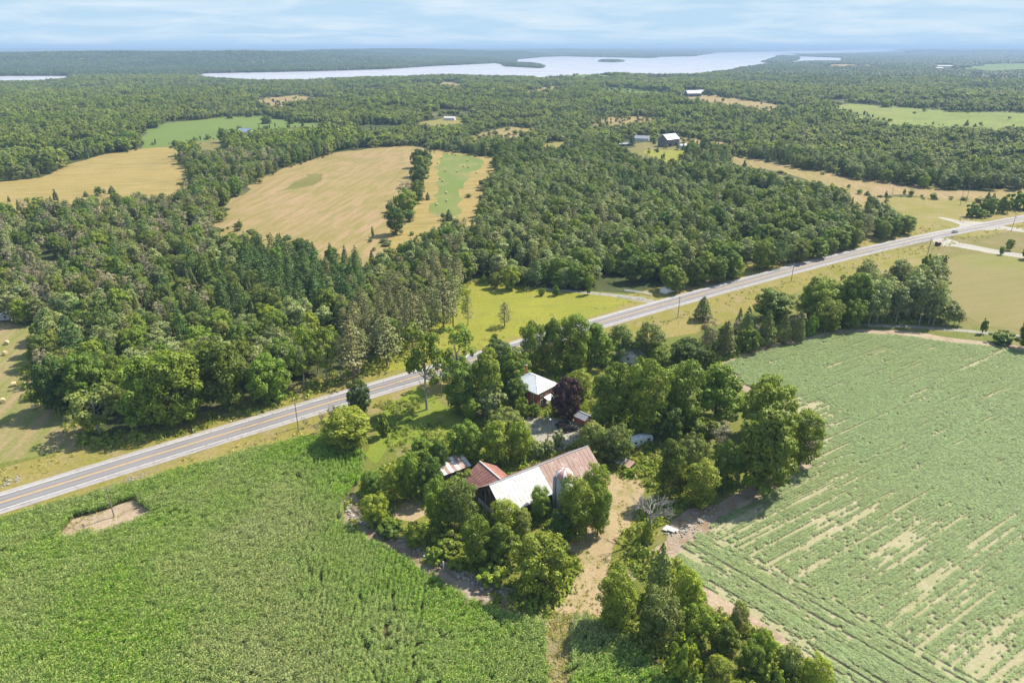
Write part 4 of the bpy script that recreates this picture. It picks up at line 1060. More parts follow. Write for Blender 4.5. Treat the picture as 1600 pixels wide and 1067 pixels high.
def build_sheds():
    # shed with a striped rusty roof, left of the wing: one slope towards the camera
    a, b = P0(694, 741, 2.3), P0(735, 726, 2.3)
    ang = math.atan2(b[1] - a[1], b[0] - a[0]); L = float(np.hypot(*(b - a)[:2])); D = 4.6
    t = empty('shed', (a[0], a[1], 0), ang, 'small shed with a rust and white striped sheet roof left of the barn wing', 'shed')
    w = MB().prism([(0.15, -0.3), (D - 0.15, -0.3), (D - 0.15, 3.35), (0.15, 2.2)], 0.2, L - 0.2); w.v = [(y, x, z) for x, y, z in w.v]
    w.build('wall', M['barn_board'], t)
    n = 8
    for k in range(n):      # roof sheets, each with its own weathering
        x0, x1 = -0.15 + k * (L + 0.3) / n, -0.15 + (k + 1) * (L + 0.3) / n - 0.02; dz = 0.02 * (k % 2)
        m = MB().slab((x0, -0.3, 2.2 + dz), (x1, -0.3, 2.2 + dz), (x1, D + 0.2, 3.5 + dz), (x0, D + 0.2, 3.5 + dz), 0.04)
        m.build('roof_sheet', M[['white_roof', 'rust_roof', 'pale_metal', 'rust_roof', 'white_roof', 'rust_roof', 'rust_roof', 'white_roof'][k]], t)
    MB().box(L * 0.35, 0.09, 0, L * 0.55, 0.145, 1.9).build('door', M['dark_open'], t)
    # small grey roofed shed by the parked cars
    c = P0(911, 660)
    t = gable_building('garden_shed', (c[0], c[1], 0), math.radians(45), 4.2, 3.6, 2.3, 3.3, M['brick_red'], M['grey_metal'], 'small brown shed with a grey metal roof beside the parked black car', 'shed', 1, 0, 0.2)
    # low shelter with loose metal sheets on its roof
    c = P0(975, 729)
    t = empty('wood_shelter', (c[0], c[1], 0), math.radians(-38), 'low open shelter roofed with loose rusty and white sheets by the dirt track', 'shelter')
    for x in (-2.1, 2.1):
        for y in (-1.2, 1.2): MB().tube([(x, y, -0.3), (x, y, 1.45 + 0.1 * y)], 0.08, 6).build('post', M['rail_wood'], t)
    MB().box(-2.0, 0.9, 0.0, 2.0, 1.1, 1.3).build('back_wall', M['barn_board'], t)
    MB().box(-1.7, -0.6, 0.0, 1.7, 0.8, 0.9).build('wood_stack', M['pole_wood'], t)
    for k in range(6):
        x0 = -2.5 + k * 0.83; z = 0.02 * (k % 2)
        MB().slab((x0, -1.6, 1.38 + z), (x0 + 0.8, -1.6, 1.38 + z), (x0 + 0.8, 1.6, 1.72 + z), (x0, 1.6, 1.72 + z), 0.03).build('roof_sheet', M[['rust_roof', 'white_roof', 'pale_metal', 'barn_board', 'rust_roof', 'rust_roof'][k]], t)
    # half hidden building behind the yard trees
    c = P0(986, 562)
    gable_building('cottage', (c[0], c[1], 0), math.radians(60), 9, 6.5, 3.0, 5.4, M['siding'], M['white_roof'], 'white roofed building nearly hidden among the trees behind the brick house', 'building', 1, 3)
    # box shaped booth by the driveway entrance
    c = P0(1465, 383.5)
    t = empty('roadside_booth', (c[0], c[1], 0), math.radians(30), 'small brown roofed booth beside the highway at the driveway', 'booth')
    MB().box(-1.4, -1.0, -0.2, 1.4, 1.0, 2.1).build('wall', M['barn_board'], t)
    MB().slab((-1.7, -1.35, 2.12), (1.7, -1.35, 2.12), (1.7, 1.3, 2.5), (-1.7, 1.3, 2.5), 0.1).build('roof', M['rust_roof'], t)
    MB().box(-0.9, -1.06, 0.7, 0.9, -1.003, 1.7).build('opening', M['dark_open'], t)
    MB().box(-1.0, -1.4, 0.6, 1.0, -1.06, 0.68).build('counter', M['rail_wood'], t)
    # far farmsteads
    def at(px, py): p = P(px, py); return (float(p[0]), float(p[1]), float(p[2]))
    gable_building('grey_barn', at(1044, 228), math.radians(-52), 20, 14, 8, 13, M['grey_board'], M['pale_metal'], 'tall grey board barn with a pale metal roof across the woods', 'barn', 2, 5)
    gable_building('lean_to', at(1066, 231), math.radians(-52), 11, 8, 2.6, 4.2, M['siding'], M['white_roof'], 'low white roofed outbuilding beside the far grey barn', 'outbuilding', 1, 2)
    gable_building('farmhouse', at(1003, 220), math.radians(70), 17, 9, 3.2, 6.0, M['siding'], M['grey_metal'], 'low grey roofed farmhouse left of the far grey barn', 'house', 1, 5)
    gable_building('long_shed', at(976, 228), math.radians(-70), 15, 5, 2.4, 3.4, M['grey_board'], M['grey_metal'], 'long low dark shed left of the far farmhouse', 'shed', 2, 2)
    gable_building('dairy_barn', at(1082, 151), math.radians(-75), 34, 16, 7, 13, M['grey_board'], M['white_roof'], 'white roofed barn on the far hill beside the bright tan field', 'barn', 2, 6)
    gable_building('drive_shed', at(1069, 150), math.radians(10), 22, 12, 5, 9, M['grey_board'], M['grey_metal'], 'dark shed left of the white roofed hill barn', 'shed', 2, 3)
    gable_building('machine_shed', at(1096, 147), math.radians(-80), 18, 11, 5, 9, M['siding'], M['white_roof'], 'small white shed right of the hilltop barn', 'shed', 1, 2)
    gable_building('warehouse', at(1475, 106), math.radians(88), 80, 24, 8, 11, M['siding'], M['white_roof'], 'long white building among distant woods right of the lake', 'building', 3, 8)
    gable_building('warehouse', at(1466, 108.5), math.radians(86), 40, 18, 6, 9, M['siding'], M['white_roof'], 'shorter white building just in front of the long distant one', 'building', 2, 4)
    gable_building('blue_roof_house', at(385, 211), math.radians(75), 18, 10, 4.5, 8, M['siding'], M['blue_roof'], 'blue grey roofed house among trees beside the green pasture', 'house', 1, 4)
    gable_building('white_shed', at(703, 188), math.radians(80), 16, 9, 3.5, 5.5, M['siding'], M['white_roof'], 'small white shed in the meadow beyond the stubble field', 'shed', 1, 3)
    gable_building('hut', at(12, 497), math.radians(20), 5, 4, 2.2, 3.2, M['siding'], M['pale_metal'], 'small pale hut in the wood edge above the hay bales', 'hut', 1, 1)


def build_vehicles():
    def wheel(parent, x, y, r=0.34, w=0.22):
        o = MB().tube([(x, y - w / 2, r), (x, y + w / 2, r)], r, 14).build('wheel', M['rubber'], parent)
        s = 1 if y > 0 else -1
        MB().tube([(x, y + s * (w / 2 + 0.002), r), (x, y + s * (w / 2 + 0.02), r)], r * 0.6, 10).build('rim', M['steel'], o)
    def car(loc, rz, mat, label, suv=False):
        t = empty('parked_car', loc, rz, label, 'car'); hb = 0.95 if suv else 0.85; ht = 1.72 if suv else 1.44
        b = MB()
        prof = [(-2.25, 0.32), (-2.3, 0.62), (-2.2, hb - 0.06), (-1.0, hb + 0.02), (1.3, hb + 0.02), (2.2, hb - 0.15), (2.32, 0.6), (2.25, 0.32)]
        b.prism(prof, -0.86, 0.86)
        b.build('body', mat, t)
        rear = -2.0 if suv else -1.65
        g = [(rear, hb), (rear + (0.25 if suv else 0.55), ht - 0.04), (0.25, ht - 0.04), (1.05, hb)]
        gm = MB().prism(g, -0.74, 0.74); gm.build('window_glass', M['glass'], t)
        MB().slab((rear + (0.22 if suv else 0.5), -0.7, ht), (0.3, -0.7, ht), (0.3, 0.7, ht), (rear + (0.22 if suv else 0.5), 0.7, ht), 0.06).build('roof', mat, t)
        for s in (-1, 1):
            MB().box(2.24, s * 0.62 - 0.18, 0.56, 2.345, s * 0.62 + 0.18, 0.72).build('headlight', M['white_trim'], t)
            MB().box(-2.33, s * 0.66 - 0.14, 0.62, -2.27, s * 0.66 + 0.14, 0.78).build('tail_light', M['dome_red'], t)
            MB().box(0.75, s * 0.87 - 0.08, hb, 0.92, s * 0.87 + 0.10, hb + 0.13).build('wing_mirror', mat, t)
            for x in (-1.4, 1.42): wheel(t, x, s * 0.78)
        return t
    c = P0(891, 673); car((c[0], c[1], 0), math.radians(25), M['black_paint'], 'black car parked in shade at the end of the gravel yard', True)
    c = P0(879, 665); car((c[0], c[1], 0), math.radians(25), M['black_paint'], 'dark low car parked behind the black one under the purple tree')
    c = P0(1501, 365); k = np.argmin(np.hypot(*(ROAD - c[:2]).T)); d = ROAD[k + 1] - ROAD[k]
    p = offset_line(ROAD, -1.9)[k]
    t = car((p[0], p[1], 0.13), math.atan2(d[1], d[0]), M['silver_paint'], 'grey car driving on the highway near the junction'); t.name = 'car'
    # travel trailer under the big trees
    a, b = P0(987, 703), P0(1022, 692); ang = math.atan2(b[1] - a[1], b[0] - a[0]); L = 7.6
    t = empty('travel_trailer', (a[0], a[1], 0), ang, 'white travel trailer parked under the big trees', 'trailer')
    prof = [(0.0, 0.75), (0.05, 2.2), (0.35, 2.75), (0.7, 2.85), (L - 0.9, 2.85), (L - 0.3, 2.6), (L, 1.7), (L - 0.2, 0.55), (L - 0.9, 0.5), (0.3, 0.55)]
    MB().prism(prof, 0, 2.4).build('body', M['rv_white'], t)
    MB().box(0.3, -0.02, 0.95, L - 0.5, -0.003, 1.15).build('stripe', M['rv_stripe'], t)
    for x, w in ((1.3, 1.0), (3.2, 0.7), (5.9, 1.1)):
        f = MB().box(x - w / 2, -0.03, 1.55, x + w / 2, -0.003, 2.2).build('window', M['rv_stripe'], t); MB().box(x - w / 2 + 0.06, -0.045, 1.6, x + w / 2 - 0.06, -0.031, 2.15).build('pane', M['glass'], f)
    d = MB().box(4.2, -0.03, 0.7, 4.9, -0.003, 2.45).build('door', M['white_trim'], t); MB().box(4.75, -0.05, 1.4, 4.85, -0.03, 1.55).build('door_handle', M['steel'], d)
    for x in (2.2, 5.0): MB().box(x - 0.25, 0.9, 2.852, x + 0.25, 1.4, 2.96).build('roof_vent', M['rv_white'], t)
    MB().box(3.3, 0.85, 2.853, 4.2, 1.55, 3.12).build('air_conditioner', M['rv_white'], t)
    for x in (3.2, 4.1):
        for y in (0.12, 2.28): wheel(t, x, y, 0.36, 0.2)
    MB().tube([(L - 0.2, 0.7, 0.5), (L + 1.1, 1.2, 0.5), (L - 0.2, 1.7, 0.5)], 0.05, 6).build('hitch', M['steel'], t)
    MB().tube([(L + 1.0, 1.2, 0.0), (L + 1.0, 1.2, 0.55)], 0.05, 6).build('jack', M['steel'], t)


build_barn(); build_silo(); build_house(); build_sheds(); build_vehicles()


# ------------------------------------------------------------------ poles and wires, bales, fences, culvert
def utility_pole(px, py, hgt, label, arm=1.0, group='utility poles along the highway', xf=False):
    c = P(px, py); t = empty('utility_pole', (c[0], c[1], c[2]), ARM_AZ, label, 'utility pole', group)
    MB().tube([(0, 0, -0.8), (0, 0, hgt)], [0.17, 0.11], 8).build('pole', M['pole_wood'], t)
    if arm:
        MB().box(-arm, -0.06, hgt - 0.75, arm, -0.175, hgt - 0.62).build('crossarm', M['pole_wood'], t)
        for x in (-arm + 0.1, 0.35, arm - 0.1): MB().tube([(x, -0.12, hgt - 0.62), (x, -0.12, hgt - 0.42)], 0.045, 6).build('insulator', M['concrete'], t)
    if xf: MB().tube([(0.32, 0, hgt - 2.2), (0.32, 0, hgt - 1.2)], 0.24, 10).build('transformer', M['concrete'], t)
    return (float(c[0]), float(c[1]), float(c[2]) + hgt)


_d = ROAD[70] - ROAD[60]; ARM_AZ = math.atan2(_d[1], _d[0]) + math.pi / 2
tops = [utility_pole(-70, 880, 9.2, 'utility pole nearest the camera beside the highway', 1.0),
        utility_pole(178.5, 807, 8.6, 'utility pole standing in the bare patch of the corn field', 1.0),
        utility_pole(466, 668, 8.6, 'thin utility pole at the upper corn edge beside the highway', 0.8),
        utility_pole(690, 620, 9.4, 'utility pole among the roadside trees in front of the lawn', 0.9, xf=True),
        utility_pole(868, 553, 9.4, 'utility pole half hidden in the grove behind the brick house', 0.9),
        utility_pole(1059, 497, 9.4, 'utility pole in the yellow verge across from the white pipe', 0.9),
        utility_pole(1236, 440, 9.4, 'utility pole in the verge behind the row of cedars', 0.9),
        utility_pole(1449, 399, 9.4, 'thin utility pole in the dry grass left of the driveway', 0.9),
        utility_pole(1580, 362, 9.8, 'utility pole at the right end of the junction', 1.2)]
for a, b in zip(tops[:-1], tops[1:]):
    m = MB()
    for s in (-0.8, 0.8):
        o = Vector((math.cos(ARM_AZ), math.sin(ARM_AZ), 0)) * s; A = Vector(a) + o - Vector((0, 0, 0.4)); B = Vector(b) + o - Vector((0, 0, 0.4))
        m.tube([A.lerp(B, k / 10) - Vector((0, 0, 1.0 * 4 * (k / 10) * (1 - k / 10))) for k in range(11)], 0.035, 4, cap=False)
    tag(m.build('power_line', M['wire']), 'pair of thin wires hanging between utility poles along the highway', 'power line', 'power lines along the highway')
for px, py, h, lb in ((1394, 304, 8, 'short pole at the left of the tan field beyond the highway'), (1500, 321, 14, 'tall pole left of the pair beyond the junction'), (1509, 318, 12, 'slightly shorter pole right of the pair beyond the junction')):
    utility_pole(px, py, h, lb, 0.9, 'poles beyond the junction')
# yard light
c = P0(856, 690)
t = empty('yard_light', (c[0], c[1], 0), math.radians(-60), 'tall yard light pole in front of the gravel yard', 'light pole')
MB().tube([(0, 0, -0.5), (0, 0, 8.6)], [0.13, 0.09], 8).build('pole', M['pole_wood'], t)
MB().tube([(0, 0, 7.6), (0.5, 0, 7.95), (0.95, 0, 7.95)], 0.035, 6).build('arm', M['steel'], t)
MB().tube([(0.95, 0, 8.02), (0.95, 0, 7.85), (0.95, 0, 7.65)], [0.16, 0.28, 0.2], 12).build('lamp_head', M['white_trim'], t)
MB().box(-0.13, -0.06, 8.1, 0.13, -0.16, 8.3).build('junction_box', M['concrete'], t)


def bale_mesh(r, w, seed):
    g = np.random.default_rng(seed); m = MB(); n = 20; rows = []
    prof = [(-w / 2, r * 0.25), (-w / 2, r * 0.8), (-w / 2 + 0.08, r * 0.97), (-w / 4, r), (0, r * 1.01), (w / 4, r), (w / 2 - 0.08, r * 0.97), (w / 2, r * 0.8), (w / 2, r * 0.25)]
    for y, q in prof:
        rows.append([(q * math.cos(a) * (1 + g.normal() * 0.015), y + g.normal() * 0.012, r * 0.97 + q * math.sin(a) * (0.97 + g.normal() * 0.012)) for a in np.linspace(0, 6.2832, n, endpoint=False)])
    for i in range(len(rows) - 1):
        for k in range(n): m.face([rows[i][k], rows[i][(k + 1) % n], rows[i + 1][(k + 1) % n], rows[i + 1][k]])
    m.face(list(reversed(rows[0]))); m.face(rows[-1])
    return m.mesh('hay_bale', M['straw_bale'])


BALES = [bale_mesh(0.8, 1.35, k) for k in range(3)]
lb = ['round straw bale nearest the shaded wood edge, top of the hay field', 'round straw bale second from the top of the left hay field', 'round straw bale near the middle of the left hay field', 'round straw bale touching the left picture edge',
      'round straw bale at the edge of the tree shadow', 'round straw bale lying left of the long tree shadow']
for k, (px, py) in enumerate(((11, 538), (9, 554.5), (22.5, 603), (5, 629), (54, 638.5), (40, 603.5))):
    c = P0(px, py); o = link('hay_bale', BALES[k % 3], None, (c[0], c[1], 0)); o.rotation_euler = (0, 0, [0.3, 1.1, 2.2, 0.7, 1.8, 2.9][k])
    tag(o, lb[k], 'hay bale', 'bales in the left hay field')
for k, (px, py) in enumerate(((679, 239), (691, 248), (684, 256), (696, 268.5), (714, 269), (687, 280.5), (692, 284), (697, 302.5), (698, 315), (682, 321), (694, 343), (730, 252), (732, 263), (724.5, 261), (745, 271), (707, 242), (699, 240.5), (712, 243.5))):
    c = P(px, py); o = link('hay_bale', BALES[k % 3], None, (c[0], c[1], c[2])); o.rotation_euler = (0, 0, k * 1.3)
    tag(o, 'round bale lying in the green strip between the stubble fields', 'hay bale', 'bales in the green strip')


def rail_fence(pix, label, h=1.15):
    q = [np.array(P0(*p)[:2]) for p in pix]; c = q[0]
    t = empty('rail_fence', (c[0], c[1], 0), 0, label, 'fence'); r = np.random.default_rng(int(c[0] * 7) & 255)
    for a, b in zip(q[:-1], q[1:]):
        L = np.hypot(*(b - a)); n = max(1, int(L / 3.0))
        for k in range(n):
            p0 = a + (b - a) * k / n - c; p1 = a + (b - a) * (k + 1) / n - c; zz = 0.35 * (1 if k % 2 else -1); nn = np.array([-(b - a)[1], (b - a)[0]]) / L * zz
            MB().tube([(p0[0] + nn[0], p0[1] + nn[1], -0.3), (p0[0] + nn[0], p0[1] + nn[1], h + 0.15)], 0.07, 6).build('post', M['rail_wood'], t)
            for j in range(4):
                z = 0.25 + j * h * 0.25; d = r.normal(size=2) * 0.05; lo = r.uniform(-0.15, 0.15)
                MB().tube([(p0[0] + nn[0] + d[0], p0[1] + nn[1] + d[1], z), (p1[0] - nn[0] + d[1], p1[1] - nn[1], z + lo * (0.6 if r.random() < 0.8 else 2))], [0.07, 0.055], 5).build('rail', M['rail_wood'], t)
    return t


rail_fence([(553, 792), (562, 806), (575, 818), (590, 824)], 'old zigzag rail fence at the upper corner of the corn')
rail_fence([(592, 826), (615, 838), (640, 851), (662, 860)], 'weathered rail fence between the corn and the bright bush')
rail_fence([(700, 880), (722, 895), (742, 906), (762, 913)], 'short grey rail fence behind the wooden gate at the corn edge')
rail_fence([(764, 915), (784, 922), (800, 929)], 'rail fence ending under the big round tree beside the corn')
# farm gate
c = P0(693, 889); c2 = P0(712, 903); g = empty('farm_gate', (c[0], c[1], 0), math.atan2(c2[1] - c[1], c2[0] - c[0]), 'grey wooden gate with a tall white post at the corn edge', 'gate'); GL = float(np.hypot(*(c2 - c)[:2]))
MB().tube([(0, 0, -0.4), (0, 0, 2.1)], 0.13, 8).build('gate_post', M['white_trim'], g)
MB().tube([(GL, 0, -0.4), (GL, 0, 1.5)], 0.11, 8).build('gate_post', M['rail_wood'], g)
for k in range(5): MB().box(0.12, -0.03, 0.2 + k * 0.24, GL - 0.1, 0.03, 0.32 + k * 0.24).build('gate_bar', M['rail_wood'], g)
MB().tube([(0.15, 0.045, 0.25), (GL - 0.15, 0.045, 1.25)], 0.05, 4).build('gate_brace', M['rail_wood'], g)


def stones(name, pix, n, width, label, smin=0.15, smax=0.5):
    q = np.array([P0(*p)[:2] for p in pix]); d = np.concatenate([[0], np.cumsum(np.hypot(*np.diff(q, axis=0).T))]); r = np.random.default_rng(n)
    bm = bmesh.new()
    for k in range(n):
        s = r.uniform(0, d[-1]); x = np.interp(s, d, q[:, 0]) + r.normal() * width; y = np.interp(s, d, q[:, 1]) + r.normal() * width; R = r.uniform(smin, smax) * (0.6 + 0.7 * r.random())
        m = Matrix.Translation((x, y, R * 0.35)) @ Matrix.Rotation(r.uniform(0, 6), 4, 'Z') @ Matrix.Diagonal((R, R * r.uniform(0.6, 1), R * r.uniform(0.5, 0.8), 1))
        v = bmesh.ops.create_icosphere(bm, subdivisions=1, radius=1.0, matrix=m)['verts']
        for w in v: w.co += Vector(r.normal(size=3)) * R * 0.10
    me = bpy.data.meshes.new(name); bm.to_mesh(me); bm.free(); me.materials.append(M['stone'])
    tag(link(name, me), label, 'stones', None, 'stuff')


stones('stone_row', [(538, 785), (552, 808), (590, 826), (640, 852), (668, 865), (700, 887), (760, 918), (800, 932), (850, 946)], 420, 0.55, 'row of field stones heaped along the corn edge')
stones('stone_heap', [(1042, 838), (1055, 828), (1070, 832), (1090, 815), (1120, 800)], 90, 0.8, 'pale stones heaped at the corner of the soybean field', 0.12, 0.42)
stones('roadside_rubble', [(196, 752), (215, 746), (230, 740)], 60, 0.6, 'pale rubble strewn in the grass below the highway', 0.1, 0.3)
stones('roadside_rubble', [(5, 758), (18, 752), (32, 746)], 60, 0.8, 'pale rubble in the verge at the left picture edge', 0.1, 0.4)
# white sheet and scrap beside the stones
c = P0(1047, 829)
t = empty('scrap_pile', (c[0], c[1], 0), math.radians(-40), 'white sheets of scrap lying on the stones at the field corner', 'scrap')
for k, (x, y, z, w, l) in enumerate(((0, 0, 0.45, 1.3, 2.6), (1.0, 0.6, 0.3, 0.8, 1.6), (-0.9, -0.7, 0.35, 0.9, 1.2))):
    MB().slab((x - l / 2, y - w / 2, z), (x + l / 2, y - w / 2, z + 0.15), (x + l / 2, y + w / 2, z + 0.4), (x - l / 2, y + w / 2, z + 0.25), 0.03).build('sheet', M['white_roof'], t)
MB().tube([(-1.4, 0.6, 0.25), (1.5, -0.7, 0.5)], 0.12, 6).build('beam', M['rail_wood'], t)

# steel culvert in the highway bank, the trail bridge rails in front of it
c = P0(1035, 458.5); e = P0(1056, 452.5); ang = math.atan2(e[1] - c[1], e[0] - c[0]); CL = float(np.hypot(*(e - c)[:2]))
t = empty('steel_pipe', (c[0], c[1], 0), ang, 'big white steel pipe lying half buried along the highway bank', 'pipe')
m = MB(); n = 20; R0 = 1.9
nr = 24
rings = [[(CL * i / nr, R0 * (1 + 0.02 * (i % 2)) * math.cos(a), 0.9 + R0 * (1 + 0.02 * (i % 2)) * math.sin(a)) for a in np.linspace(0, 6.2832, n, endpoint=False)] for i in range(nr + 1)]
for i in range(nr):
    for k in range(n): m.face([rings[i][k], rings[i][(k + 1) % n], rings[i + 1][(k + 1) % n], rings[i + 1][k]])
m.build('pipe', M['rv_white'], t)
MB().tube([(0.3, 0, 0.9), (0.35, 0, 0.9)], R0 * 0.97, 20).build('end_plate', M['rv_white'], t)
for pix, lab in ((((976, 456), (990, 457.5), (1004, 459.5), (1018, 462)), 'low white railing on the far side of the trail beside the white pipe'), (((966, 464), (985, 467), (1008, 468.5)), 'low white railing on the near side of the trail before the white pipe')):
    q = [P0(*p)[:2] for p in pix]; t = empty('guard_railing', (q[0][0], q[0][1], 0), 0, lab, 'railing')
    for a, b in zip(q[:-1], q[1:]):
        p0, p1 = a - q[0], b - q[0]
        for z in (0.55, 1.0): MB().tube([(p0[0], p0[1], z), (p1[0], p1[1], z)], 0.13, 6).build('rail', M['white_trim'], t)
        MB().tube([(p0[0], p0[1], -0.3), (p0[0], p0[1], 1.15)], 0.12, 6).build('post', M['white_trim'], t)
    MB().tube([(q[-1][0] - q[0][0], q[-1][1] - q[0][1], -0.3), (q[-1][0] - q[0][0], q[-1][1] - q[0][1], 1.15)], 0.12, 6).build('post', M['white_trim'], t)
# delineator posts on the verge
for px, py, lab in ((1013, 497, 'slim white marker post on the near verge opposite the white pipe'), (1310, 392, 'slim white marker post on the far verge before the junction'), (1449, 379, 'slim dark marker post beside the roadside booth')):
    c = P0(px, py); t = empty('marker_post', (c[0], c[1], 0), 0, lab, 'marker post')
    MB().tube([(0, 0, -0.2), (0, 0, 1.2)], 0.07, 6).build('post', M['white_trim'], t); MB().box(-0.12, -0.09, 0.95, 0.12, -0.072, 1.25).build('reflector', M['steel'], t)


# ------------------------------------------------------------------ trees one can tell apart near the farm (crown outlines in the photo)
COUNT = {'tree': 0}
PLACED = []      # x, y, radius
CAT = {'white_pine': 'pine_tree', 'red_pine': 'pine_tree', 'cedar': 'cedar_tree', 'dead': 'dead_tree', 'aspen': 'aspen_tree', 'bush': 'shrub', 'bush_bright': 'shrub', 'bush_grey': 'shrub'}
CATW = {'pine_tree': 'pine', 'cedar_tree': 'cedar', 'dead_tree': 'dead tree', 'aspen_tree': 'aspen', 'shrub': 'shrub', 'broadleaf_tree': 'tree'}


def plant(kd, x, y, hgt, wid, label, group=None, z=None, v=None, r=None):
    r = r or rng; lst = KINDS[kd]; 
    if v is None:
        o_ = sorted(lst, key=lambda e: abs(math.log((hgt / wid) / (e['h'] / e['w'])))); d = o_[int(r.integers(min(3, len(o_))))]
    else: d = lst[v % len(lst)]
    nm = CAT.get(kd, 'broadleaf_tree')
    t = empty(nm, (x, y, float(height(x, y)) if z is None else z), r.uniform(0, 6.283), label, CATW[nm], group)
    t.scale = (wid / d['w'], wid / d['w'], hgt / d['h'])
    link('branches' if kd == 'dead' and False else 'crown', d['crown'], t)
    if d['trunk'] is not None: link('trunk', d['trunk'], t)
    PLACED.append((x, y, wid * 0.5))
    return t


def plant_box(kd, x0, y0, x1, y1, label, group=None, v=None):
    """tree whose crown fills the photo box: solves for its foot, height and width"""
    cx = (x0 + x1) / 2; mid = (y0 + y1) / 2; half = (y1 - y0) / 2; foot = y1 - 3
    for _ in range(12):
        p = P0(cx, foot); ppm = project(p[0], p[1], 0)[2]; dep = math.atan2(CAM_H, np.hypot(p[0], p[1]))
        R = (x1 - x0) / 2 / ppm
        a = math.sqrt(max((half / ppm) ** 2 - (R * math.sin(dep) * 0.9) ** 2, (0.45 * R) ** 2)) / math.cos(dep)
        foot = mid + ppm * a * 1.02 * math.cos(dep)
    return plant(kd, float(p[0]), float(p[1]), 2.0 * a, 1.9 * R, label, group, 0.0, v)


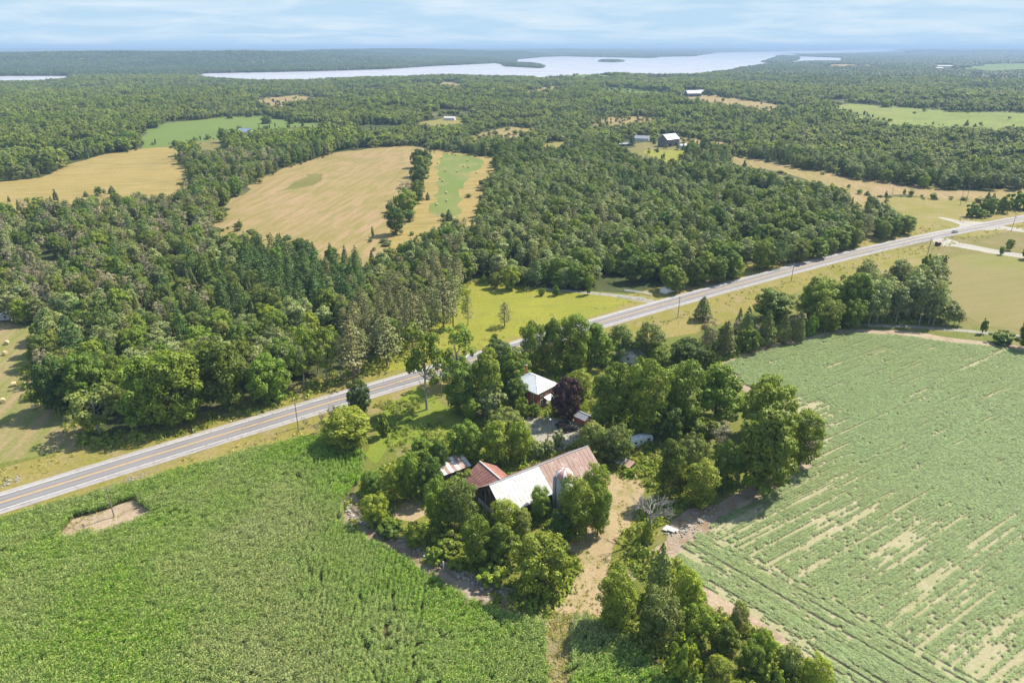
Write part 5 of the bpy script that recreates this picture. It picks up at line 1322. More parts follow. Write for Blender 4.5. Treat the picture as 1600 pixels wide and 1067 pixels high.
TREES = [
 # roadside and lawn
 ('bright', 503, 632, 590, 704, 'broad yellow green tree at the top corner of the corn field'),
 ('dark', 542, 592, 583, 648, 'small dark tree with dead twigs standing against the highway'),
 ('bush', 588, 644, 613, 682, 'slim bush alone on the lawn right of the yellow green corner tree'),
 ('loose', 634, 517, 700, 640, 'tall open tree hanging over the highway at the left of the grove'),
 ('loose', 684, 515, 742, 600, 'light open crown behind the leftmost roadside tree'),
 ('broad', 690, 560, 748, 645, 'dark green tree casting its shadow on the lawn'),
 ('broad', 735, 540, 785, 640, 'tall green tree in the grove between lawn and highway'),
 ('broad', 775, 540, 830, 610, 'round green tree just left of the white hipped roof'),
 ('bush_grey', 743, 599, 793, 654, 'rounded grey green tree at the right end of the lawn'),
 ('bright', 722, 620, 748, 658, 'small pointed yellow green tree at the right end of the lawn'),
 ('broad', 788, 587, 826, 634, 'small green tree touching the left of the brick house'),
 ('bush', 800, 620, 830, 652, 'shrub below the left wall of the brick house'),
 ('bush', 822, 628, 846, 651, 'shrub at the front corner of the brick house'),
 ('dark', 755, 528, 800, 575, 'dark tree at the roadside end of the grove'),
 ('broad', 808, 498, 852, 590, 'left tree of the dense grove behind the brick house'),
 ('broad', 840, 492, 880, 585, 'middle tree of the dense grove behind the brick house'),
 ('broad', 866, 484, 922, 580, 'tallest tree of the dense grove behind the brick house'),
 ('broad', 905, 500, 955, 572, 'right tree of the dense grove behind the brick house'),
 ('purple', 858, 585, 911, 656, 'dark purple leaved tree beside the brick house'),
 ('bright', 880, 573, 926, 626, 'yellow green tree behind the purple one'),
 ('olive', 944, 502, 990, 560, 'greyish green tree behind the half hidden white roof'),
 ('olive', 985, 500, 1040, 566, 'pale green tree between highway and hidden white roof'),
 ('broad', 920, 562, 985, 680, 'very big tree right of the purple tree'),
 ('broad', 968, 556, 1042, 684, 'very big tree behind the white travel trailer'),
 ('bright', 1003, 533, 1048, 575, 'yellow green tree above the very big trailer trees'),
 ('broad', 1030, 558, 1096, 672, 'very big dark crown left in the right hand grove'),
 ('broad', 1080, 562, 1152, 662, 'big crown in the right hand grove nearest the soybeans'),
 ('broad', 1148, 584, 1240, 690, 'wide crown at the upper right corner of the grove by the soybeans'),
 ('broad', 1218, 634, 1278, 726, 'rightmost tree of the grove jutting into the soybean field'),
 ('broad', 1143, 630, 1237, 768, 'largest tree at the soybean edge of the grove'),
 ('dark', 1108, 688, 1152, 772, 'narrow dark tree left of the largest soybean edge tree'),
 ('bright', 1060, 716, 1122, 792, 'lit yellow green crown at the lower edge of the grove'),
 ('broad', 1023, 684, 1068, 780, 'green tree at the lower left edge of the grove'),
 ('olive', 1048, 674, 1110, 740, 'olive grey crown in the middle of the grove'),
 ('bright', 1066, 643, 1124, 685, 'rounded yellow green crown in the shade of the big grove trees'),
 ('dark', 1015, 628, 1068, 690, 'dark tree standing right of the travel trailer'),
 ('dead', 1112, 660, 1140, 705, 'grey twiggy dead tree inside the grove'),
 ('dark', 1043, 524, 1102, 572, 'dark round tree at the left end of the cedar row'),
 ('bush', 1085, 540, 1118, 575, 'low bush below the grey cedar'),
 # farmyard
 ('olive', 898, 654, 950, 720, 'olive green tree between the shed and the barn end'),
 ('olive', 935, 660, 988, 724, 'olive green tree left of the travel trailer'),
 ('bright', 905, 722, 952, 800, 'bright tree growing against the barn right of the silo'),
 ('bright', 868, 742, 930, 842, 'large bright tree in front of the silo'),
 ('broad', 915, 755, 953, 836, 'green tree at the edge of the dirt track right of the silo'),
 ('dark', 856, 790, 896, 846, 'dark small tree at the foot of the silo'),
 ('broad', 826, 758, 860, 815, 'slim tree growing against the white roofed barn wall'),
 ('bright', 765, 776, 815, 842, 'bright tree at the near gable of the barn'),
 ('olive', 796, 790, 832, 842, 'olive tree below the white barn roof'),
 ('broad', 662, 745, 712, 832, 'left of two trees in front of the barn gable'),
 ('olive', 690, 740, 750, 834, 'right of two trees in front of the barn gable'),
 ('bright', 718, 732, 748, 764, 'yellow bush top showing against the red wing roof'),
 ('broad', 722, 806, 770, 890, 'leafy tree in the tangle between barn and corn'),
 ('broad', 758, 815, 812, 888, 'second leafy tree in the tangle between barn and corn'),
 ('bright', 792, 832, 900, 934, 'big round bush like tree at the corn edge beside the lane'),
 ('bright', 632, 814, 668, 858, 'bright round bush beside the rail fence'),
 ('bush_bright', 664, 850, 702, 884, 'low yellow green bush left of the gate'),
 ('bush_bright', 695, 862, 738, 892, 'low yellow green bush right of the gate'),
 ('bush_bright', 742, 880, 796, 914, 'low tangle of pale bushes left of the big round tree'),
 ('bush', 672, 835, 730, 862, 'row of low shrubs below the two gable trees'),
 ('broad', 640, 680, 678, 728, 'upper left tree of the clump left of the striped shed'),
 ('dark', 672, 684, 702, 740, 'dark tree right beside the striped shed'),
 ('broad', 622, 704, 662, 780, 'green tree in the clump left of the striped shed'),
 ('dark', 650, 712, 696, 780, 'dark tree at the right of the clump left of the striped shed'),
 ('bright', 594, 724, 640, 784, 'bright tree in the clump left of the striped shed'),
 ('broad', 562, 734, 602, 774, 'small tree at the corner of the curving corn rows'),
 ('bright', 564, 768, 608, 822, 'bright rounded tree beside the upper rail fence'),
 ('broad', 702, 655, 760, 720, 'broad tree above the red wing roof'),
 ('bright', 750, 652, 800, 724, 'bright tree behind the barn, left of the grey willows'),
 ('bright', 790, 655, 836, 722, 'bright tree behind the barn next to the grey willows'),
 ('olive', 756, 643, 824, 668, 'dull green low crown left of the gravel yard'),
 ('bush_grey', 824, 688, 850, 718, 'left grey green willow bush behind the barn ridge'),
 ('bush_grey', 844, 684, 868, 714, 'middle grey green willow bush behind the barn ridge'),
 ('bush_grey', 861, 670, 882, 702, 'right and tallest grey green willow bush behind the barn'),
 ('bush', 584, 808, 634, 840, 'low shrub between the two rail fences'),
 # hedgerow at the bottom right
 ('bright', 930, 890, 996, 984, 'first tree of the lower hedgerow beside the dirt track'),
 ('cedar', 1002, 852, 1052, 940, 'dark grey green cedar at the head of the lower hedgerow'),
 ('bright', 1046, 886, 1096, 962, 'dark green tree beside the cedar at the soybean edge'),
 ('olive', 990, 920, 1062, 1010, 'vine covered pale tree in the lower hedgerow'),
 ('bright', 1056, 944, 1120, 1010, 'yellow green tangle of vines in the lower hedgerow'),
 ('broad', 1108, 970, 1152, 1028, 'dark tree in the middle of the lower hedgerow'),
 ('olive', 1136, 938, 1168, 990, 'thin olive tree at the soybean side of the lower hedgerow'),
 ('bright', 1163, 982, 1208, 1050, 'tall green tree of the lower hedgerow'),
 ('broad', 1146, 1002, 1188, 1066, 'dark shrubby tree low in the hedgerow'),
 ('olive', 1203, 1004, 1254, 1066, 'feathery olive tree near the hedgerow end'),
 ('bush_bright', 1034, 996, 1094, 1070, 'pale low shrubs at the corn side of the hedgerow'),
 ('bright', 1094, 1022, 1146, 1085, 'green tree at the bottom edge of the hedgerow'),
 ('bush_bright', 1180, 1036, 1222, 1085, 'yellow bush at the bottom edge of the picture'),
 ('bright', 1244, 1022, 1294, 1085, 'last tree of the lower hedgerow'),
 ('bush', 1214, 1046, 1252, 1088, 'bush between the last hedgerow trees'),
 ('bush_bright', 1122, 1052, 1180, 1100, 'yellow shrubs at the very bottom of the hedgerow'),
 ('bush', 1060, 1046, 1104, 1094, 'low shrub at the bottom corner of the small corn patch'),
 # cedar row and aspens towards the right
 ('cedar', 1080, 462, 1114, 500, 'dark conifer alone in the yellow verge'),
 ('broad', 1172, 448, 1236, 502, 'dense green tree behind the cedar row'),
 ('cedar', 1148, 478, 1178, 538, 'tall dark cedar second in the row'),
 ('bush', 1150, 508, 1190, 550, 'round bush in front of the tall cedars'),
 ('dead', 1086, 496, 1118, 562, 'grey dead cedar at the left of the row'),
 ('cedar', 1114, 500, 1150, 556, 'greyish cedar right of the dead one'),
 ('cedar', 1178, 482, 1212, 541, 'dark cedar in the middle of the row'),
 ('cedar', 1208, 488, 1236, 536, 'narrow cedar right of the middle'),
 ('cedar', 1231, 482, 1258, 534, 'slim dark cedar at the right end of the row'),
 ('broad', 1244, 430, 1312, 502, 'round broad tree between cedars and aspens'),
 ('bright', 1268, 464, 1314, 518, 'sunlit round tree right of the cedar row'),
 ('broad', 1298, 420, 1358, 502, 'large tree at the left of the aspen stand'),
 ('broad', 1309, 464, 1347, 514, 'small green tree at the foot of the aspen stand'),
 ('bush', 1254, 490, 1276, 526, 'bush between the last cedar and the sunlit tree'),
 ('bush', 1434, 398, 1454, 427, 'small dark tree alone behind the aspens'),
 ('bush', 1466, 399, 1481, 413, 'round dark shrub at the corner of the mown lawn'),
 ('bush_bright', 1454, 410, 1464, 419, 'tiny shrub left of the round dark one'),
 ('bright', 1569, 372, 1583, 391, 'slim young tree right beside the white driveway'),
 ('broad', 1560, 384, 1568, 398, 'smallest young tree on the mown lawn'),
 ('broad', 1595, 383, 1612, 405, 'round young tree at the right picture edge'),
 ('bush', 1529, 496, 1541, 521, 'small bush beside the farm lane'),
 ('bush', 1543, 516, 1586, 538, 'low spreading bush between lane and soybeans'),
 ('dark', 1588, 492, 1616, 544, 'dark tree cut by the right picture edge beside the lane'),
 # meadow across the highway
 ('red_pine', 775, 472, 802, 510, 'lone small pine in the middle of the yellow meadow'),
 ('red_pine', 721, 460, 741, 508, 'lone slim pine at the left side of the yellow meadow'),
 ('bright', 782, 412, 814, 452, 'bright yellow tree at the top edge of the meadow'),
 ('bush', 840, 448, 852, 462, 'left of two small dark bushes at the meadow top'),
 ('bush', 861, 446, 876, 462, 'right of two small dark bushes at the meadow top'),
 ('bush', 767, 520, 779, 532, 'tiny round bush alone in the lower meadow'),
 ('bright', 914, 430, 926, 460, 'thin yellow sapling before the dark woods'),
 ('bright', 764, 424, 784, 450, 'pale young tree left of the bright yellow one'),
 # scrub beyond the junction
 ('bush', 1506, 316, 1530, 339, 'leftmost shrub of the scrub beyond the junction'),
 ('bush', 1528, 308, 1556, 336, 'wide shrub in the scrub beyond the junction'),
 ('cedar', 1540, 302, 1556, 326, 'small cedar in the scrub beyond the junction'),
 ('bush', 1552, 305, 1580, 332, 'second wide shrub in the scrub beyond the junction'),
 ('bush_bright', 1520, 326, 1544, 340, 'low yellow green shrub beside the highway beyond the junction'),
 ('bush', 1574, 298, 1606, 327, 'rightmost shrub of the scrub beyond the junction'),
 # the wood edge along the highway
 ('loose_olive', 108, 600, 204, 680, 'half bare branchy tree at the lower end of the wood edge'),
 ('broad', 198, 548, 270, 668, 'left half of the huge rounded trees at the wood edge'),
 ('broad', 240, 540, 324, 664, 'huge rounded tree standing at the wood edge by the highway'),
 ('broad', 308, 522, 398, 641, 'second huge tree at the wood edge by the highway'),
 ('broad', 385, 550, 460, 628, 'bright leafy tree at the wood edge before the tall pair'),
 ('loose', 452, 514, 496, 606, 'tall open tree at the wood edge, left of a pair'),
 ('loose', 486, 508, 536, 596, 'tall open tree at the wood edge, right of a pair'),
 ('dark', 62, 555, 130, 640, 'dark tree at the hay field corner of the wood'),
 ('broad', 108, 545, 180, 640, 'round tree behind the half bare one'),
 ('white_pine', 92, 490, 148, 575, 'tall layered pine above the hay field corner'),
 ('white_pine', 140, 456, 204, 545, 'tallest layered pine above the wood edge'),
 ('red_pine', 524, 500, 582, 592, 'greyish pine at the lower end of the roadside pines'),
 ('red_pine', 578, 490, 632, 572, 'greyish pine second in the roadside pines'),
 ('red_pine', 622, 452, 668, 548, 'tall greyish pine in the roadside pines'),
 ('red_pine', 650, 470, 676, 536, 'narrow greyish pine in the roadside pines'),
 ('red_pine', 668, 430, 718, 518, 'pale greyish pine beside the meadow'),
 ('red_pine', 692, 432, 724, 512, 'last greyish pine in the group beside the meadow'),
 # island of trees between the fields
 ('dark', 602, 318, 636, 366, 'dark round tree at the near end of the island row between the fields'),
 ('broad', 618, 292, 654, 336, 'wide tree second in the island row between the fields'),
 ('dark', 630, 326, 650, 346, 'small dark bush beside the near end of the island row'),
 ('dead', 618, 282, 650, 312, 'grey bare tree in the island row between the fields'),
 ('broad', 640, 280, 666, 318, 'middle tree of the island row between the fields'),
 ('dark', 640, 256, 668, 292, 'dark tree in the upper part of the island row'),
 ('broad', 644, 242, 674, 276, 'round tree near the far end of the island row'),
 ('dark', 641, 232, 666, 262, 'farthest left tree of the island row'),
 ('dark', 655, 233, 675, 262, 'farthest right tree of the island row'),
 # pasture trees
 ('dark', 355, 176, 366, 192, 'left of three lone trees in the green pasture'),
 ('dark', 384, 174, 396, 190, 'middle of three lone trees in the green pasture'),
 ('dark', 408, 180, 426, 199, 'widest of three lone trees in the green pasture'),
 ('broad', 449, 184, 462, 199, 'lone tree right of the pasture drive'),
 ('dark', 280, 220, 309, 244, 'large dark tree at the corner of the left tan field'),
 ('bush', 268, 219, 284, 229, 'round bush beside the white track at the pasture'),
 ('dark', 182, 206, 216, 236, 'big dark tree at the lower left corner of the pasture'),
 ('broad', 342, 200, 362, 226, 'dark leafy tree left of the blue grey roof'),
 ('broad', 358, 200, 382, 230, 'leafy tree at the blue grey roofed house'),
 ('broad', 1092, 212, 1108, 238, 'yellowish tree right of the far white lean-to'),
 ('dark', 1072, 224, 1084, 238, 'dark round bush in front of the far lean-to'),
]
for kd, x0, y0, x1, y1, lab in TREES: plant_box(kd, x0, y0, x1, y1, lab)
# aspen stand
_r = np.random.default_rng(11); k = 0
for _ in range(400):
    px, fy = _r.uniform(1338, 1462), _r.uniform(460, 512)
    if k >= 32: break
    p = P0(px, fy)
    if any(math.hypot(p[0] - a, p[1] - b) < 3.6 for a, b, c in PLACED): continue
    plant('aspen', float(p[0]), float(p[1]), _r.uniform(16, 22), _r.uniform(6.5, 9), 'tall grey green aspen in the stand beside the mown lawn', 'aspens beside the mown lawn'); k += 1
for px, fy, h in ((1458, 497, 12), (1466, 503, 13), (1473, 498, 11), (1482, 505, 11), (1490, 508, 9), (1498, 508, 7), (1451, 505, 13), (1478, 508, 10)):
    p = P0(px, fy); plant('aspen', float(p[0]), float(p[1]), h, h * 0.5, 'shorter aspen at the right end of the stand by the lawn', 'short aspens at the end of the stand')

# scrubby trees filling the row along the soybean edge
_r = np.random.default_rng(17); k = 0; band_ = np.array([(1046, 566), (1100, 530), (1180, 500), (1260, 470), (1330, 470), (1430, 500), (1330, 512), (1200, 536), (1125, 566)], float)
for _ in range(900):
    if k >= 44: break
    px, fy = _r.uniform(1046, 1430), _r.uniform(470, 566)
    if not inside(band_, [px], [fy])[0]: continue
    p = P0(px, fy)
    if any(math.hypot(p[0] - a, p[1] - b) < 1.7 + 0.25 * c for a, b, c in PLACED): continue
    kd = ['olive', 'broad', 'cedar', 'bush', 'bush_grey', 'dead', 'loose_olive', 'bush'][int(_r.integers(8))]; h = _r.uniform(3, 6) if 'bush' in kd else _r.uniform(6, 11)
    dk = {'olive': 'olive tree', 'broad': 'small green tree', 'cedar': 'small cedar', 'bush': 'green bush', 'bush_grey': 'grey green bush', 'dead': 'bare grey tree', 'loose_olive': 'thin open tree'}[kd]
    plant(kd, float(p[0]), float(p[1]), h, h * _r.uniform(0.5, 0.75) if kd != 'cedar' else h * 0.4, dk + ' filling the cedar row along the soybean field', dk + 's in the cedar row'); k += 1

# dead tree with vines on its lower trunk
c = P0(1011, 846); t = empty('dead_tree', (c[0], c[1], 0), 0.3, 'leafless grey dead tree with vines round its trunk beside the dirt track', 'dead tree')
_r = np.random.default_rng(5)
mb = MB(); top = Vector((0.8, 0.7, 7.6)); mb.tube([(0, 0, -0.4), (0.2, 0.1, 3.6), top], [0.42, 0.34, 0.26], 8); mb.build('trunk', M['dead_wood'], t)
bm_ = MB()
def _grow(p, d, L, R, k):
    q = p + d * L; mid = p.lerp(q, 0.5) + Vector(_r.normal(size=3)) * L * 0.06
    bm_.tube([p, mid, q], [R, R * 0.8, R * 0.55], 5, cap=False)
    if k:
        for _ in range(3):
            e = d + Vector(_r.normal(size=3)) * 0.42; e.z += 0.05; _grow(p.lerp(q, _r.uniform(0.6, 1.0)), e.normalized(), L * _r.uniform(0.6, 0.85), R * 0.62, k - 1)
for a in np.linspace(0, 6.28, 8, endpoint=False):
    _grow(top - Vector((0, 0, _r.uniform(0, 2.0))), Vector((math.cos(a) + 0.35, math.sin(a) + 0.2, _r.uniform(0.5, 1.1))).normalized(), _r.uniform(2.4, 3.4), 0.17, 3)
bm_.build('branches', M['dead_wood'], t)
vn = cedar_crown(5.4, 3.4, _r, 900, 0.24, 0.0, 0.45); link('vines', quads_mesh('vines', vn, [M['leaf_bright']]), t)
PLACED.append((c[0], c[1], 3))
# half dead twiggy snags by the highway
for px, py, h in ((505, 662, 4), (478, 668, 3), (520, 655, 5), (560, 590, 6), (536, 600, 5), (497, 676, 3)):
    p = P0(px, py); plant('dead', float(p[0]), float(p[1]), h, h * 0.6, 'thin bare snag in the scrub along the highway', 'bare snags along the highway')


# ------------------------------------------------------------------ the woods
OPEN_IMG = {k: np.array(q, float) for k, q in FAR.items()}
NEAR_IMG = np.array(NEAR, float); LAKE_IMG = [np.array(LAKE, float), np.array(LAKE2, float)]; ISL_IMG = [np.array(q, float) for q in ISLANDS]
BUILT = [(1044, 222, 18, 12), (1066, 229, 11, 5), (1003, 216, 12, 5), (976, 226, 10, 4), (1082, 147, 17, 6), (1475, 105, 17, 4), (385, 206, 6, 4), (703, 186, 7, 4), (12, 494, 8, 5)]


RAGGED = {'bush_field', 'hollow_field', 'west_meadow', 'knoll_field', 'shore_field', 'ridge_field', 'yellow_field', 'barn_field', 'green_strip', 'farm_clearing', 'pale_field', 'hill_field'}


def keep_trees(x, y, hgt):
    """drops trees that stand in, or hide, the open land the photo shows"""
    z = height(x, y); ok = np.ones(len(x), bool); r = np.hypot(x, y)
    bx, by, _ = project(x, y, z)
    ok &= ~inside(NEAR_IMG, bx, by)
    jx = 16 * (vnoise(x / 25, y / 25, 3) - 0.5); jy = 5 * (vnoise(x / 25, y / 25, 4) - 0.5)
    for fr in (0.0, 0.3, 0.6, 0.85):
        px, py, _ = project(x, y, z + hgt * fr)
        for nm, q in OPEN_IMG.items():
            if fr < 0.5 or nm not in RAGGED: ok &= ~inside(q, px + jx, py + jy)
        if fr < 0.7:
            for q in LAKE_IMG:
                m = inside(q, px, py)
                for i in ISL_IMG: m &= ~inside(i, px, py)
                ok &= ~m
        for cx, cy, w, h in BUILT: ok &= ~((np.abs(px - cx) < w) & (np.abs(py - cy) < h))
    return ok


def wedge_grid(r0, r1, sp, half=0.70, seed=0):
    """jittered grid of points in the wedge the camera looks into"""
    g = np.random.default_rng(seed); W = r1 * math.sin(half)
    xs, ys = np.meshgrid(np.arange(-W, W, sp), np.arange(r0 * 0.6, r1, sp * 0.87))
    xs = xs + (np.arange(ys.shape[0]) % 2)[:, None] * sp * 0.5
    x = xs.ravel() + g.uniform(-0.36, 0.36, xs.size) * sp; y = ys.ravel() + g.uniform(-0.36, 0.36, xs.size) * sp
    r = np.hypot(x, y); m = (r >= r0) & (r < r1) & (np.abs(np.arctan2(x, y)) < half)
    return x[m], y[m]


def zone(q): return np.array(q, float)


Z_WPINE = zone([(395, 400), (560, 395), (590, 430), (560, 500), (450, 500), (380, 450)])
Z_RPINE = zone([(530, 600), (520, 520), (600, 470), (640, 430), (735, 440), (740, 500), (650, 545)])
Z_GREY = zone([(0, 370), (60, 345), (280, 320), (310, 300), (350, 330), (330, 420), (260, 470), (180, 500), (60, 490), (0, 480)])
Z_STRIP = zone([(290, 330), (285, 250), (340, 232), (470, 225), (450, 265), (380, 300), (345, 340)])
Z_CEDAR = zone([(240, 540), (230, 470), (330, 430), (430, 470), (400, 520), (320, 540)])
Z_W2PINE = zone([(690, 420), (690, 370), (800, 340), (960, 350), (960, 420), (860, 450), (740, 440)])
Z_W2MIX = zone([(700, 400), (750, 290), (900, 260), (1000, 330), (980, 380), (850, 400)])


def species(x, y, g):
    px, py, _ = project(x, y, 0 * x); n = len(x); u = g.random(n)
    na = fbm(x / 45, y / 45, 41, 3); nb = fbm(x / 90, y / 90, 43, 3)
    names = ['broad', 'bright', 'dark', 'olive', 'loose', 'aspen', 'white_pine', 'red_pine', 'cedar', 'dead']
    base = np.array([.24, .07, .06, .21, .03, .22, .06, .02, .06, .01])
    w = np.tile(base, (n, 1))
    w[:, [0, 1, 2]] *= (0.3 + 2.6 * smooth(0.42, 0.6, na))[:, None]; w[:, [3, 5]] *= (0.3 + 2.4 * smooth(0.42, 0.6, nb))[:, None]
    w[:, [6, 8]] *= (0.3 + 2.2 * smooth(0.45, 0.62, 1 - na))[:, None]
    def put(z, d):
        m = inside(z, px, py); v = np.array([d.get(k, 0.01) for k in names]); w[m] = v
    put(Z_GREY, {'broad': .12, 'olive': .27, 'aspen': .15, 'dead': .26, 'cedar': .18, 'white_pine': .05, 'loose': .03})
    put(Z_STRIP, {'broad': .28, 'olive': .3, 'aspen': .15, 'dead': .12, 'cedar': .08})
    put(Z_WPINE, {'white_pine': .8, 'dark': .1, 'cedar': .06})
    put(Z_CEDAR, {'cedar': .42, 'olive': .38, 'white_pine': .1, 'dead': .05})
    put(Z_W2MIX, {'aspen': .48, 'olive': .27, 'broad': .14, 'bright': .07, 'white_pine': .04, 'dead': .015})
    put(Z_W2PINE, {'red_pine': .10, 'cedar': .12, 'olive': .28, 'aspen': .30, 'broad': .18, 'dead': .02})
    put(Z_RPINE, {'red_pine': .72, 'olive': .14, 'broad': .08})
    w = np.cumsum(w / w.sum(1, keepdims=True), 1)
    return np.array(names), (u[:, None] > w).sum(1).clip(0, len(names) - 1)


SIZE = {'broad': (12, 17, 8, 12), 'bright': (9, 13, 7, 10), 'dark': (12, 16, 8, 11), 'olive': (10, 15, 6, 9), 'loose': (12, 16, 7, 10), 'aspen': (11, 16, 5.5, 8), 'white_pine': (13, 19, 6, 9), 'red_pine': (13, 17, 5.5, 7.5), 'cedar': (8, 13, 3.2, 4.8), 'dead': (9, 14, 4, 6.5)}


def grow_woods():
    g = np.random.default_rng(99)
    x, y = wedge_grid(120, 760, 5.3, 0.72, 1)
    names, si = species(x, y, g)
    sz = np.array([SIZE[k] for k in names])[si]
    wd = g.uniform(sz[:, 2], sz[:, 3]); hg = g.uniform(sz[:, 0], sz[:, 1]) * (0.72 + 0.52 * fbm(x / 28, y / 28, 51, 3))
    gapn = fbm(x / 24, y / 24, 53, 2) > 0.24
    keep = gapn & (g.random(len(x)) < np.clip(1.5 - (wd / 5.3) ** 2 * 0.42, 0.28, 1.0))
    x, y, si, wd, hg = x[keep], y[keep], si[keep], wd[keep], hg[keep]
    ok = keep_trees(x, y, hg)
    pl = np.array(PLACED)
    d2 = np.min(np.hypot(x[:, None] - pl[None, :, 0], y[:, None] - pl[None, :, 1]) - pl[None, :, 2] * 0.75, 1); ok &= d2 > wd * 0.30
    x, y, si, wd, hg = x[ok], y[ok], si[ok], wd[ok], hg[ok]
    z = height(x, y); px, py, ppm = project(x, y, z + hg * 0.6)
    inv = (px > -30) & (px < 1630) & (py < 1100)
    score = np.where(inv, wd * hg * ppm ** 2, 0)
    # those that show largest become trees of their own, up to about 300 of a kind
    used = {}
    for o in SC.objects:
        if o.parent is None and o.name.split('.')[0] in CATW: used[o.name.split('.')[0]] = used.get(o.name.split('.')[0], 0) + 1
    single = np.zeros(len(x), bool)
    grp = {'broadleaf_tree': 290, 'pine_tree': 290, 'cedar_tree': 200, 'aspen_tree': 240, 'dead_tree': 130}
    for nm, cap in grp.items():
        ids = [i for i, k in enumerate(names) if CAT.get(k, 'broadleaf_tree') == nm]
        c = np.where(np.isin(si, ids) & inv)[0]; c = c[np.argsort(-score[c])][:max(0, cap - used.get(nm, 0))]; single[c] = True
    desc = {'broad': 'green broad crowned tree', 'bright': 'yellow green tree', 'dark': 'dark green broad tree', 'olive': 'olive green tree', 'loose': 'open crowned tree', 'aspen': 'grey green aspen', 'white_pine': 'dark layered pine',
            'red_pine': 'greyish pine', 'cedar': 'narrow cedar', 'dead': 'bare grey twiggy tree'}
    for i in np.where(single)[0]:
        k = str(names[si[i]]); bx = project(x[i], y[i], z[i])
        west = bx[0] < 690 or (bx[0] < 740 and bx[1] > 400)
        one = lambda z_: bool(inside(z_, [bx[0]], [bx[1]])[0])
        if one(Z_WPINE): place = 'in the dark pine block below the stubble field'
        elif one(Z_RPINE): place = 'in the greyish pine group left of the yellow meadow'
        elif one(Z_STRIP): place = 'in the tree strip between the two big tan fields'
        elif one(Z_CEDAR): place = 'in the cedar thicket behind the huge edge trees'
        elif one(Z_GREY): place = 'in the grey thicket above the hay field' if bx[0] < 180 else 'in the grey thicket below the left tan field'
        elif west: place = 'at the wood edge along the highway' if bx[1] > 575 else 'at the wood edge by the hay field' if bx[0] < 240 and bx[1] > 480 else 'in the middle of the left woods'
        elif bx[1] < 300: place = 'at the far side of the central woods'
        elif bx[0] < 1000: place = 'behind the yellow meadow' if bx[1] > 400 else 'in the left half of the central woods'
        elif bx[0] < 1220: place = 'in the wood edge behind the white pipe' if bx[1] > 385 else 'in the middle of the central woods'
        else: place = 'at the right tip of the central woods near the junction'
        big = 'tall ' if hg[i] > sz[0, 0] + 1.5 and hg[i] > (SIZE[k][0] + SIZE[k][1]) * 0.5 else ''
        desc_ = big + desc[k]
        plant(k, float(x[i]), float(y[i]), float(hg[i]), float(wd[i]), f'{desc_} {place}', f'{desc_}s {place}', float(z[i]), None, g)
    m = ~single & (px > -120) & (px < 1720)
    meshes = []; idx = {}
    for k in names:
        idx[k] = len(meshes)
        for v in KINDS[k]: meshes.append(joined(v))
    pick = np.array([idx[names[s]] + g.integers(len(KINDS[names[s]])) for s in si])
    hv = np.array([m_['h'] for k in names for m_ in KINDS[k]]); wv = np.array([m_['w'] for k in names for m_ in KINDS[k]])
    p = pick[m]
    scatter('woodland', np.column_stack([x, y, z])[m], g.uniform(0, 6.28, m.sum()), np.column_stack([wd[m] / wv[p], wd[m] / wv[p], hg[m] / hv[p]]), p, meshes,
            'mixed woodland of pines, aspens and broadleaf trees across the highway', 'woodland')
    print('woods singles', single.sum(), 'mass', m.sum())


grow_woods()


# ---- far woods: lighter crowns, many of them
def far_tree(seed, kind_):
    g = np.random.default_rng(seed)
    if kind_ == 0: q = broad_crown(14, 10, g, 22, 22, 0.85, 'round', 0.05)
    elif kind_ == 1: q = broad_crown(15, 6.5, g, 16, 18, 0.75, 'cone', 0.1)
    else: q = cedar_crown(14, 6, g, 300, 0.75, 0.02, 0.8)
    return q


M['far_leaf'] = leaf_mat('far_leaves', (0.105, 0.135, 0.026), (0.155, 0.178, 0.042), None, 0.42, macro=(0.006, (0.168, 0.180, 0.058)), fine=0.12)
M['far_leaf_grey'] = leaf_mat('far_grey_leaves', (0.135, 0.152, 0.062), (0.160, 0.172, 0.070), None, 0.42, macro=(0.006, (0.15, 0.16, 0.065)), fine=0.12)
M['far_needle'] = leaf_mat('far_needles', (0.055, 0.082, 0.028), (0.075, 0.100, 0.035), None, 0.25, macro=(0.006, (0.07, 0.09, 0.035)), fine=0.12)


M['lump_leaf'] = leaf_mat('far_shore_leaves', (0.040, 0.062, 0.026), (0.060, 0.082, 0.032), None, 0.2, macro=(0.0025, (0.075, 0.095, 0.038)), fine=0.05)


